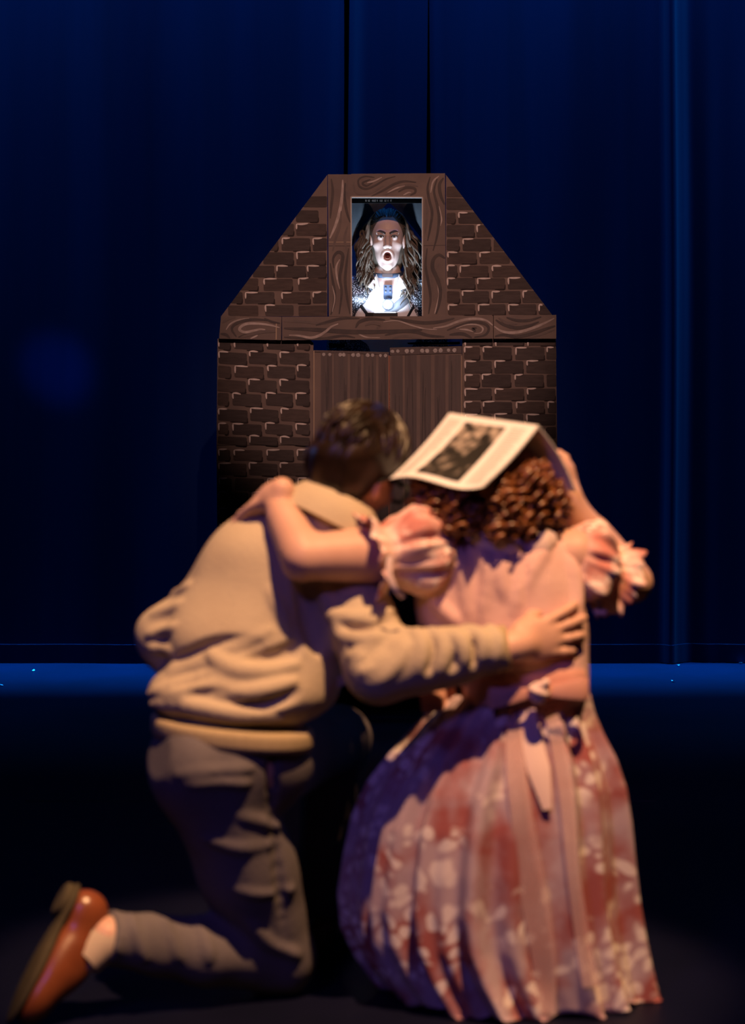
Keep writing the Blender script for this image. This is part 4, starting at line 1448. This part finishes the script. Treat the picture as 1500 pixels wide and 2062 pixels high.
fd.ell(bc + np.array([0.012, -0.02, 0.018]), (0.010, 0.010, 0.012), k=0.004)
fd.ripple(0.004, (150, 220), 2)
V, Fc = fd.mesh(1)
child('bow_knot', V, Fc, M_ribbon, sash)
def tail(pix, wpx, mt, off):
    q, w = [], []
    c = catmull([np.array(p, float) for p in pix], 6)
    for i, p in enumerate(c):
        h = cast(sk, p[0], p[1])
        Yv = (h[1] if h is not None else 5.05) - off
        q.append([p[0], p[1], Yv])
    q = np.array(q)
    q[:, 2] = np.convolve(np.pad(q[:, 2], 2, mode='edge'), np.ones(5) / 5, 'valid')
    pts = [P(*a) for a in q]
    ww = np.interp(np.linspace(0, 1, len(pts)), np.linspace(0, 1, len(wpx)), wpx) * 5.1 / FPX / 2
    return tube_vf(pts, ww, 8, 0.08, side=(1, 0, 0))
M_sheer = mat('sheer_pink_ribbon', (0.86, 0.62, 0.58), 0.55, (0.80, 0.55, 0.50), 12)
M_sheer.node_tree.nodes['Principled BSDF'].inputs['Alpha'].default_value = 0.32
for pix, w, mt in (([(1062, 1425), (1068, 1480), (1085, 1550), (1102, 1630)], [30, 40, 46, 18], M_ribbon),
                   ([(1104, 1420), (1118, 1470), (1140, 1600), (1155, 1760), (1175, 1900), (1190, 1985)], [26, 30, 30, 26, 30, 34], M_sheer),
                   ([(1050, 1430), (1035, 1500), (1050, 1640), (1075, 1800), (1095, 1930), (1100, 2040)], [24, 34, 44, 56, 48, 36], M_sheer)):
    V, Fc = tail(pix, w, mt, 0.012)
    child('sash_tail', V, Fc, mt, sash)

# hair: bob of auburn ringlets round the head
hc = P(978, 985, 5.205)

r0, r1 = P(905, 832, 5.325), P(1084, 857, 5.135)
n0, n1 = P(785, 965, 5.180), P(967, 979, 5.005)
f0, f1 = P(985, 975, 5.42), P(1161, 990, 5.235)
pn1 = nrm(np.cross(n0 - r0, r1 - r0))
pn1 = pn1 if pn1[2] > 0 else -pn1
pn2 = nrm(np.cross(r1 - r0, f0 - r0))
pn2 = pn2 if pn2[2] > 0 else -pn2
rad = np.array([0.148, 0.120, 0.118])
fd = Field(hc - 0.22, hc + 0.22, 0.006)
fd.ell(hc + np.array([0, 0.0, 0.02]), rad * np.array([0.86, 0.90, 0.80]), k=0.02)
fd.ell(hc + np.array([0, 0.0, -0.035]), rad * np.array([0.90, 0.85, 0.42]), k=0.03)
fd.ell(hc + np.array([-0.01, 0.15, -0.06]), (0.07, 0.11, 0.13), k=0.02, sub=True)
fd.plane(r0 - pn1 * 0.030, pn1, 0.01)
fd.plane(r0 - pn2 * 0.02, pn2, 0.01)
fd.ripple(0.012, (60, 100), 2)
parts = [fd.mesh(1)]
rr = np.random.default_rng(9)
for i in range(620):
    a = rr.uniform(0, 2 * math.pi)
    zz = rr.uniform(-0.85, 0.62)
    if math.sin(a) > 0.55 and zz < 0.3:
        continue
    rxy = math.sqrt(max(0, 1 - (zz * 0.75) ** 2))
    p0 = hc + rad * np.array([rxy * math.cos(a), rxy * math.sin(a), zz]) * rr.uniform(0.90, 1.04)
    out = nrm(np.array([math.cos(a), math.sin(a), 0.0]))
    dn = nrm(np.array([0, 0, -1.0]) + out * rr.uniform(-0.1, 0.5) + rr.normal(size=3) * 0.25)
    e1 = nrm(np.cross(dn, out))
    e2 = np.cross(dn, e1)
    cr = rr.uniform(0.010, 0.019)
    ln = rr.uniform(0.035, 0.075)
    turns = ln / rr.uniform(0.020, 0.030)
    ph = rr.uniform(0, 6.3)
    k_ = int(10 * turns) + 4
    q, rs2 = [], []
    for tt in np.linspace(0, 1, k_):
        th = ph + 2 * math.pi * turns * tt
        cc = cr * (0.75 + 0.35 * math.sin(math.pi * tt))
        q.append(p0 + dn * ln * tt + cc * (e1 * math.cos(th) + e2 * math.sin(th)))
        rs2.append(0.0062 * (0.45 + 0.55 * math.sin(math.pi * (0.1 + 0.85 * tt))))
    qa = np.array(q)
    if np.any(756 + (CAMZ - qa[:, 2]) * FPX / qa[:, 1] > 1096):
        continue
    if np.any((750 + qa[:, 0] * FPX / qa[:, 1] < 880) & (756 + (CAMZ - qa[:, 2]) * FPX / qa[:, 1] > 1045)):
        continue
    if max((np.array(q) - r0) @ pn1) > -0.022 or max((np.array(q) - r0) @ pn2) > -0.012:
        continue
    parts.append(tube_vf(q, rs2, 5))
V, Fc = join_vf(*parts)
child('hair', V, Fc, M_hair_w, woman, label='auburn bob of tight ringlets')

# ------------------------------------------------------------------ printed program laid open over her head
base_p = (r0 + r1) / 2
prog = root('printed_program', base_p, 'open white program with a dark group photo, laid tent-like over the curly head', 'booklet')


def near_page(u, t, lift=0.0):
    p = (r0 * (1 - u) + r1 * u) * (1 - t) + (n0 * (1 - u) + n1 * u) * t
    nn = nrm(np.cross(n0 - r0, r1 - r0))
    if nn[1] > 0: nn = -nn
    wv = 0.010 * math.sin(math.pi * t) * (1 - 0.3 * u) * -1 + 0.011 * t * t * math.sin(2 * math.pi * u * 0.95) + 0.004 * math.sin(3 * t) * (1 - u)
    return p + nn * (wv + lift)


def far_page(u, t, lift=0.0):
    p = (r0 * (1 - u) + r1 * u) * (1 - t) + (f0 * (1 - u) + f1 * u) * t
    nn = nrm(np.cross(r1 - r0, f0 - r0))
    return p + nn * (0.010 * math.sin(math.pi * t) + lift)


for i in range(3):
    V, Fc = solid_grid(22, 22, lambda u, t: near_page(u, t * (1 - 0.012 * i), -0.0014 * i), 0.0008)
    child('page', V, Fc, M_paper, prog)
    V, Fc = solid_grid(22, 22, lambda u, t: far_page(u, t * (1 - 0.02 * i), -0.0014 * i), 0.0008)
    child('page', V, Fc, M_paper, prog)
V, Fc = solid_grid(24, 24, lambda u, t: near_page(0.245 + 0.455 * u, 0.09 + 0.83 * t, 0.0012), 0.0006)
child('photo', V, Fc, M_photo, prog, label='dark black and white group photograph printed on the page')
tl_ = []
for i in range(26):
    for (ua, ub) in ((0.045, 0.19), (0.76, 0.94)):
        t0 = 0.08 + 0.033 * i
        e = ub - rng.uniform(0, 0.04)
        tl_.append(solid_grid(6, 2, lambda u, t: near_page(ua + (e - ua) * u, t0 + 0.011 * t, 0.0010), 0.0004))
V, Fc = join_vf(*tl_)
child('text_lines', V, Fc, M_ink, prog, kind='stuff')

# ------------------------------------------------------------------ kneeling man
mb = np.array([P(520, 0, 5.25)[0], 5.25, 0.0])
hm = P(720, 942, 5.255)
MR = frame((0.48, 0.80, -0.36), (0.48, 0.10, 0.88))
nm = P(668, 1045, 5.25)
cm = P(580, 1175, 5.255)
pm = P(455, 1520, 5.17)
hipL, kneeL, ankL = P(430, 1545, 5.14), P(560, 1940, 5.28), P(215, 1886, 5.09)
toeL = P(48, 2058, 4.99)
hipR, kneeR = P(530, 1540, 5.20), P(672, 1490, 5.62)
ankR = np.array([P(655, 0, 5.60)[0], 5.62, 0.09])
msL, meL, mwL = P(502, 1138, 5.24), P(342, 1284, 5.27), P(400, 1385, 5.46)
msR, meR, mwR = P(690, 1140, 5.25), P(765, 1345, 5.05), P(1035, 1302, 5.03)

fd = Field(np.array([-0.80, 4.86, 0.0]), np.array([0.36, 5.95, 1.32]), 0.007)
fd.chain([hm + np.array([-0.02, 0.0, -0.07]), nm, cm], [0.058, 0.062, 0.10], 0.03)
Rt = np.array([[math.cos(0.33), 0, math.sin(0.33)], [0, 1, 0], [-math.sin(0.33), 0, math.cos(0.33)]])
fd.ell(cm, (0.165, 0.105, 0.17), Rt, 0.05)
fd.ell((cm + pm) / 2, (0.145, 0.10, 0.18), Rt, 0.05)
fd.ell(pm, (0.155, 0.12, 0.13), k=0.05)
fd.chain([nm + np.array([0, 0, -0.06]), msL, meL, mwL], [0.06, 0.058, 0.044, 0.03], 0.03)
fd.chain([nm + np.array([0, 0, -0.06]), msR, meR, mwR], [0.06, 0.058, 0.044, 0.028], 0.03)
fd.chain([hipL, kneeL, ankL], [0.085, 0.060, 0.040], 0.03)
fd.chain([hipR, kneeR, ankR], [0.085, 0.060, 0.040], 0.03)
fd.chain([ankL, ankL * 0.45 + toeL * 0.55], [0.035, 0.025], 0.02)
fd.chain([ankR, ankR + np.array([0.02, 0.16, -0.06])], [0.035, 0.025], 0.02)
bv, bf = fd.mesh(1)
fh = Field(mwR + np.array([-0.08, -0.09, -0.13]), mwR + np.array([0.22, 0.16, 0.13]), 0.0026)
fh.cap(mwR - nrm(mwR - meR) * 0.05, mwR, 0.030, 0.028, 0.02)
kk = cast(bt, 1095, 1285)
tip = P(1155, 1288, 5.125)
hand(fh, mwR, (P(1100, 1284, kk[1] - 0.016) - mwR), (0.05, -1, 0.0), (0, 0, 1), 1.08, (0.12, 0.15, 0.18, 0.24), 0.30, 0.16)
hr = fh.mesh(1)
fh = Field(mwL - 0.14, mwL + 0.16, 0.004)
hand(fh, mwL, (0.5, 0.7, -0.35), (0, 0.2, 1), (0.7, -0.6, 0), 1.0)
hl = fh.mesh(1)
fh = Field((-0.12, -0.14, -0.19), (0.12, 0.15, 0.15), 0.0035)
head_shape(fh)
hd = fh.mesh(1)
hd = (xf(hd[0], hm, MR, (1.06, 1.06, 1.02)), hd[1])
V, Fc = join_vf((bv, bf), hr, hl, hd)
man = make('person', V, Fc, M_skin, base=mb, label='kneeling man in a tan jacket with his arm around the woman', cat='person')

# jacket
fd = Field(P(250, 1560, 5.2) * np.array([1, 0, 1]) + np.array([0, 4.86, 0]), np.array([0.37, 5.62, 1.18]), 0.0046)
fd.ell(cm + np.array([-0.01, 0, 0.0]), (0.180, 0.122, 0.17), Rt, 0.05)
fd.ell(P(545, 1235, 5.235), (0.180, 0.125, 0.17), Rt, 0.05)
fd.ell(P(510, 1320, 5.205), (0.192, 0.135, 0.13), Rt, 0.05)
fd.ell(P(482, 1395, 5.18), (0.196, 0.145, 0.085), None, 0.04)
fd.chain([msL, nm + np.array([0, 0, -0.035]), msR], [0.070, 0.074, 0.074], 0.04)
fd.cap(nm + np.array([-0.01, 0.0, -0.03]), nm + np.array([0.005, 0.005, 0.020]), 0.076, 0.070, 0.015)
fd.cap(P(664, 1062, 5.235), P(648, 1100, 5.235), 0.098, 0.105, 0.03)
fd.cap(nm + np.array([0.012, 0.012, 0.10]), nm + np.array([0.006, 0.006, 0.02]), 0.058, 0.056, 0.006, sub=True)
fd.chain([msL, meL, mwL], [0.072, 0.066, 0.046], 0.035)
fd.chain([msR, meR, mwR - nrm(mwR - meR) * 0.055], [0.080, 0.070, 0.050], 0.03)
fd.cap(meR * 0.7 + mwR * 0.3, meR * 0.45 + mwR * 0.55, 0.060, 0.054, 0.03)
up = [([(540, 1272), (470, 1308), (400, 1338), (345, 1350)], .013), ([(425, 1318), (470, 1348), (530, 1352), (595, 1338)], .013), ([(300, 1396), (370, 1380), (450, 1352)], .012),
      ([(305, 1418), (400, 1424), (480, 1438), (565, 1448)], .012), ([(545, 1185), (562, 1225), (582, 1268)], .009),
      ([(590, 1372), (510, 1392), (430, 1402)], .011), ([(640, 1150), (665, 1220), (702, 1305)], .012),
      # near sleeve: creases fan out from the bent elbow
      ([(655, 1235), (720, 1246), (790, 1228)], .010), ([(672, 1275), (735, 1290), (808, 1262)], .011), ([(705, 1322), (760, 1302), (820, 1272)], .010), ([(735, 1352), (775, 1322), (812, 1290)], .009), ([(770, 1370), (800, 1335), (822, 1300)], .008),
      ([(838, 1272), (850, 1300), (842, 1350)], .011), ([(868, 1268), (898, 1300), (885, 1352)], .010), ([(905, 1275), (930, 1292), (938, 1338)], .009), ([(940, 1262), (975, 1290), (968, 1330)], .010), ([(985, 1262), (1005, 1290), (998, 1328)], .008),
      # far sleeve
      ([(310, 1240), (340, 1228), (370, 1215)], .007), ([(300, 1278), (330, 1270), (358, 1262)], .007), ([(305, 1305), (330, 1306), (350, 1312)], .007), ([(345, 1195), (368, 1186), (385, 1175)], .006)]
dn_ = [([(520, 1296), (450, 1302), (400, 1318), (345, 1338)], .015), ([(430, 1350), (380, 1362), (320, 1376)], .012), ([(520, 1424), (440, 1408), (380, 1402)], .012), ([(605, 1165), (622, 1240), (640, 1310)], .014),
       ([(600, 1395), (540, 1412), (480, 1422)], .011), ([(600, 1300), (560, 1325), (500, 1330)], .011),
       ([(690, 1258), (745, 1270), (795, 1248)], .008), ([(700, 1302), (760, 1300), (812, 1270)], .008), ([(730, 1338), (765, 1315), (800, 1295)], .007), ([(858, 1275), (868, 1315), (862, 1350)], .008), ([(902, 1285), (912, 1315), (908, 1348)], .008), ([(948, 1282), (955, 1310), (950, 1340)], .007)]
for pix, r_ in dn_:
    fd.fold(pix, r_ * 1.25, 0.016, r_ * 0.25, sub=True)
for pix, r_ in up:
    fd.fold(pix, r_ * 1.2, 0.014, r_ * 0.35)
fd.ripple(0.004, (22, 36, 55), 8)
jv, jf = fd.mesh(1)
jacket = child('jacket', jv, jf, M_jacket, man, label='tan cotton blouson jacket with deep folds')
jt = bvh(jv, jf)
# knit waistband and cuff
n = 72
V = []
for i, (y, k_) in enumerate([(1436, .90), (1439, .99), (1450, 1.0), (1466, 1.0), (1477, .98), (1479, .91)]):
    for j in range(n):
        th = 2 * math.pi * j / n
        x = 468 + 164 * k_ * math.cos(th)
        yy = y + (x - 310) * 0.10
        c = P(x, yy, 5.175)
        V.append(c + np.array([0, 0.148 * k_ * math.sin(th) + 0.0015 * math.sin(36 * th), 0]))
Fc = [(i * n + j, i * n + (j + 1) % n, (i + 1) * n + (j + 1) % n, (i + 1) * n + j) for i in range(5) for j in range(n)]
wbd = child('waistband', V, [tuple(reversed(q)) for q in Fc], M_rib, jacket, label='ribbed knit waistband')
wbd.modifiers.new('cloth thickness', 'SOLIDIFY').thickness = 0.006
d = nrm(mwR - meR)
c0 = mwR - d * 0.062
V, Fc = tube_vf([c0 - d * 0.006, c0, c0 + d * 0.012, c0 + d * 0.040, c0 + d * 0.050, c0 + d * 0.053], [0.044, 0.051, 0.0505, 0.048, 0.047, 0.038], 28, 1.0, side=(0, 0, 1))
child('cuff', V, Fc, M_rib, jacket)
d = nrm(mwL - meL)
V, Fc = tube_vf([mwL - d * 0.05, mwL - d * 0.045, mwL - d * 0.01, mwL], [0.046, 0.049, 0.045, 0.036], 24, 1.0)
child('cuff', V, Fc, M_rib, jacket)
# turned-down collar: a folded band round the back of the neck
ctr = P(668, 1040, 5.225)
V = []
prof = [(0.070, 0.042), (0.078, 0.050), (0.090, 0.040), (0.103, 0.012), (0.110, -0.018), (0.104, -0.020), (0.088, 0.008), (0.075, 0.034)]
n = 40
tl_ax = nrm(np.array([0.45, 0.12, 0.88]))
e1 = nrm(np.array([1, 0, 0]) - tl_ax * tl_ax[0])
e2 = np.cross(tl_ax, e1)
for i in range(n + 1):
    th = math.radians(-205 + 215 * i / n)
    for (r_, z_) in prof:
        V.append(ctr + (e1 * math.cos(th) + e2 * math.sin(th)) * r_ * (1.08 if z_ < 0.02 else 1) + tl_ax * z_)
m_ = len(prof)
Fc = [(i * m_ + j, i * m_ + (j + 1) % m_, (i + 1) * m_ + (j + 1) % m_, (i + 1) * m_ + j) for i in range(n) for j in range(m_)] + [tuple(range(m_)), tuple(reversed(range(n * m_, (n + 1) * m_)))]
child('collar', V, Fc, M_jacket, jacket)
# front edge of the open jacket showing under the arm
V, Fc = solid_grid(8, 5, lambda u, t: P(668 + 56 * u, 1368 - 22 * u + 20 * t, 5.16 + 0.03 * u), 0.006)
child('front_flap', V, Fc, M_sock, jacket)

# trousers
fd = Field(np.array([-0.66, 4.95, 0.0]), np.array([0.05, 5.80, 0.66]), 0.006)
fd.ell(P(462, 1525, 5.18), (0.172, 0.138, 0.12), None, 0.04)
fd.ell(P(392, 1545, 5.14), (0.095, 0.105, 0.10), None, 0.05)
fd.chain([hipL, hipL * 0.5 + kneeL * 0.5, kneeL * np.array([1, 1, 1.25])], [0.115, 0.103, 0.078], 0.04)
fd.chain([kneeL * np.array([1, 1, 1.25]), kneeL * 0.55 + ankL * 0.45, ankL * 1.0 - kneeL * 0.0], [0.078, 0.070, 0.058], 0.03)
fd.chain([hipR, kneeR, ankR * 0.9 + kneeR * 0.1], [0.105, 0.078, 0.062], 0.03)
for pix, r_ in (([(360, 1560), (440, 1552), (505, 1548)], .010), ([(380, 1580), (450, 1576), (500, 1578)], .009), ([(480, 1640), (530, 1655), (560, 1668)], .009), ([(420, 1690), (480, 1705), (560, 1698)], .010),
                ([(470, 1790), (530, 1800), (590, 1790)], .010), ([(500, 1850), (545, 1900), (600, 1925)], .012), ([(262, 1836), (268, 1870), (290, 1930)], .012), ([(330, 1850), (345, 1890), (360, 1930)], .010), ([(400, 1860), (415, 1900), (420, 1930)], .010), ([(225, 1845), (228, 1880), (240, 1925)], .008)):
    fd.fold(pix, r_ * 0.75, 0.016, r_ * 0.3)
fd.fold([(545, 1520), (552, 1650), (565, 1780), (575, 1880)], 0.008, 0.012, 0.003, sub=True)
fd.ripple(0.005, (24, 40), 4)
tcut = ankL * 1.0
fd.plane(tcut, nrm(ankL - kneeL), 0.004)
V, Fc = fd.mesh(1)
child('trousers', V, Fc, M_trouser, man, label='dark grey trousers')
V, Fc = tube_vf([kneeL * 0.15 + ankL * 0.85, ankL * 0.97 + kneeL * 0.03, ankL * 0.88 + toeL * 0.12, ankL * 0.72 + toeL * 0.28], [0.048, 0.046, 0.044, 0.040], 20)
child('sock', V, Fc, M_sock, man)


def shoe(ank, toe, solen, width=0.044):
    """laced leather shoe: upper, heel and sole; solen points out of the sole"""
    ax = nrm(toe - ank)
    sn = np.asarray(solen, float)
    sn = nrm(sn - ax * sn.dot(ax))
    sd = np.cross(ax, sn)
    L = np.linalg.norm(toe - ank)
    R = np.stack([ax, sd, sn], 1)
    heel = ank - ax * 0.035 + sn * 0.030
    fd = Field(np.minimum(heel, toe) - 0.13, np.maximum(heel, toe) + 0.13, 0.004)
    fd.ell(heel, (0.046, 0.038, 0.048), R, 0.02)
    fd.ell(ank + ax * L * 0.32 + sn * 0.020, (0.085, 0.042, 0.056), R, 0.03)
    fd.ell(ank + ax * L * 0.70 + sn * 0.038, (0.085, 0.048, 0.040), R, 0.03)
    fd.ell(toe - ax * 0.02 + sn * 0.050, (0.050, 0.040, 0.022), R, 0.02)
    fd.cap(ank - sn * 0.05, ank - sn * 0.015, 0.036, 0.036, 0.006, sub=True)
    fd.plane(ank + sn * 0.068, sn, 0.004)
    up_ = fd.mesh(1)
    o = child('shoe', up_[0], up_[1], M_leather, man, label='brown leather lace-up shoe')
    fd = Field(np.minimum(heel, toe) - 0.13, np.maximum(heel, toe) + 0.13, 0.004)
    c = ank + sn * 0.072
    fd.ell(c + ax * (L * 0.75), (0.095, 0.050, 0.012), R, 0.01)
    fd.ell(c + ax * (L * 0.30), (0.10, 0.038, 0.010), R, 0.02)
    fd.ell(c - ax * 0.030, (0.050, 0.040, 0.012), R, 0.01)
    s_ = fd.mesh(1)
    child('sole', s_[0], s_[1], M_sole, o)
    fd = Field(heel - 0.1, heel + 0.1, 0.004)
    fd.ell(c - ax * 0.034 + sn * 0.012, (0.040, 0.036, 0.022), R, 0.01)
    fd.plane(c + sn * 0.024, sn, 0.003)
    s_ = fd.mesh(1)
    child('heel', s_[0], s_[1], M_sole, o)


shoe(P(183, 1880, 5.085), P(98, 2052, 5.01), (-0.88, -0.22, 0.42))
shoe(ankR + np.array([0, 0, 0.0]), ankR + np.array([0.03, 0.19, 0.0]), (0, 0, -1))

# hair: short dark cap with combed strands
HM = lambda x, y, z: xf([(x, y, z)], hm, MR, (1.06, 1.06, 1.02))[0]
fd = Field((-0.14, -0.16, -0.15), (0.14, 0.14, 0.17), 0.004)
fd.ell((0, -0.016, 0.036), (0.088, 0.108, 0.098), k=0.01)
fd.ell((0, -0.050, -0.020), (0.076, 0.066, 0.070), k=0.03)
fd.ell((0, 0.105, -0.030), (0.10, 0.085, 0.095), k=0.02, sub=True)
for sg in (-1, 1):
    fd.ell((0.085 * sg, 0.012, -0.035), (0.028, 0.034, 0.052), k=0.012, sub=True)
fd.ripple(0.006, (70, 110), 4)
cv, cf = fd.mesh(1)
parts = [(xf(cv, hm, MR, (1.06, 1.06, 1.02)), cf)]
rr = np.random.default_rng(31)
for i in range(900):
    a = rr.uniform(0, 2 * math.pi)
    ph0 = rr.uniform(0.05, 1.95)
    L_ = rr.uniform(0.40, 0.80)
    end = 1.25 if math.sin(a) > 0.35 else (1.75 if abs(math.cos(a)) > 0.80 else 2.20)
    if ph0 + L_ > end:
        continue
    q = []
    sw = rr.uniform(-0.30, 0.30)
    lift = rr.uniform(0.985, 1.04)
    for tt in np.linspace(0, 1, 7):
        p_ = ph0 + L_ * tt
        aa = a + sw * tt
        sn_, cs_ = (math.sin(p_), math.cos(p_)) if p_ < 1.57 else (1 - 0.20 * (p_ - 1.57), -1.15 * (p_ - 1.57))
        k_ = lift + 0.012 * math.sin(math.pi * tt)
        q.append(HM(0.088 * k_ * sn_ * math.cos(aa), -0.016 + 0.108 * k_ * sn_ * math.sin(aa), 0.036 + 0.098 * k_ * cs_))
    parts.append(tube_vf(q, [0.0012, 0.0035, 0.0045, 0.005, 0.0045, 0.003, 0.001], 5, 0.6))
V, Fc = join_vf(*parts)
child('hair', V, Fc, M_hair_m, man, label='short dark brown hair')
# glasses
gl_ = []
for sg in (-1, 1):
    ring = [HM(0.036 * sg + 0.028 * math.copysign(abs(math.cos(a)) ** 0.6, math.cos(a)), 0.112 - 0.10 * (abs(0.036 * sg + 0.028 * math.cos(a))) ** 2 * 10, 0.000 + 0.021 * math.copysign(abs(math.sin(a)) ** 0.6, math.sin(a))) for a in np.linspace(0, 2 * math.pi, 25)]
    gl_.append(tube_vf(ring, 0.0042, 8))
    gl_.append(tube_vf([HM(0.064 * sg, 0.072, 0.012), HM(0.083 * sg, 0.05, 0.012), HM(0.089 * sg, -0.01, 0.010), HM(0.088 * sg, -0.035, -0.012)], [0.0052, 0.005, 0.0042, 0.003], 8))
gl_.append(tube_vf([HM(-0.010, 0.114, 0.006), HM(0, 0.117, 0.009), HM(0.010, 0.114, 0.006)], 0.004, 8))
V, Fc = join_vf(*gl_)
child('glasses', V, Fc, M_black, man, label='black-framed glasses')

# ------------------------------------------------------------------ scraps left on the floor by the curtain
for px, py in ((67, 1352), (3, 1382), (1365, 1341), (1356, 1374), (1491, 1337)):
    Ys_ = FPX * CAMZ / (py - 756)
    c = P(px, py, Ys_)
    w_ = rng.uniform(0.006, 0.010)
    q = [c + np.array([rng.uniform(0.8, 1.2) * w_ * math.cos(a), rng.uniform(0.8, 1.2) * w_ * 1.4 * math.sin(a), 0.001 + rng.uniform(0, 0.008)]) for a in np.linspace(0, 2 * math.pi, 6)[:-1]]
    V = q + [p + np.array([0, 0, 0.0015]) for p in q]
    Fc = [tuple(range(4, -1, -1)), tuple(range(5, 10))] + [(i, (i + 1) % 5, 5 + (i + 1) % 5, 5 + i) for i in range(5)]
    make('paper_scrap', V, Fc, M_paper, base=(c[0], c[1], 0), smooth=False, label='tiny curled paper scrap on the blue-lit floor near the curtain hem', cat='scrap', group='paper scraps on the stage floor')
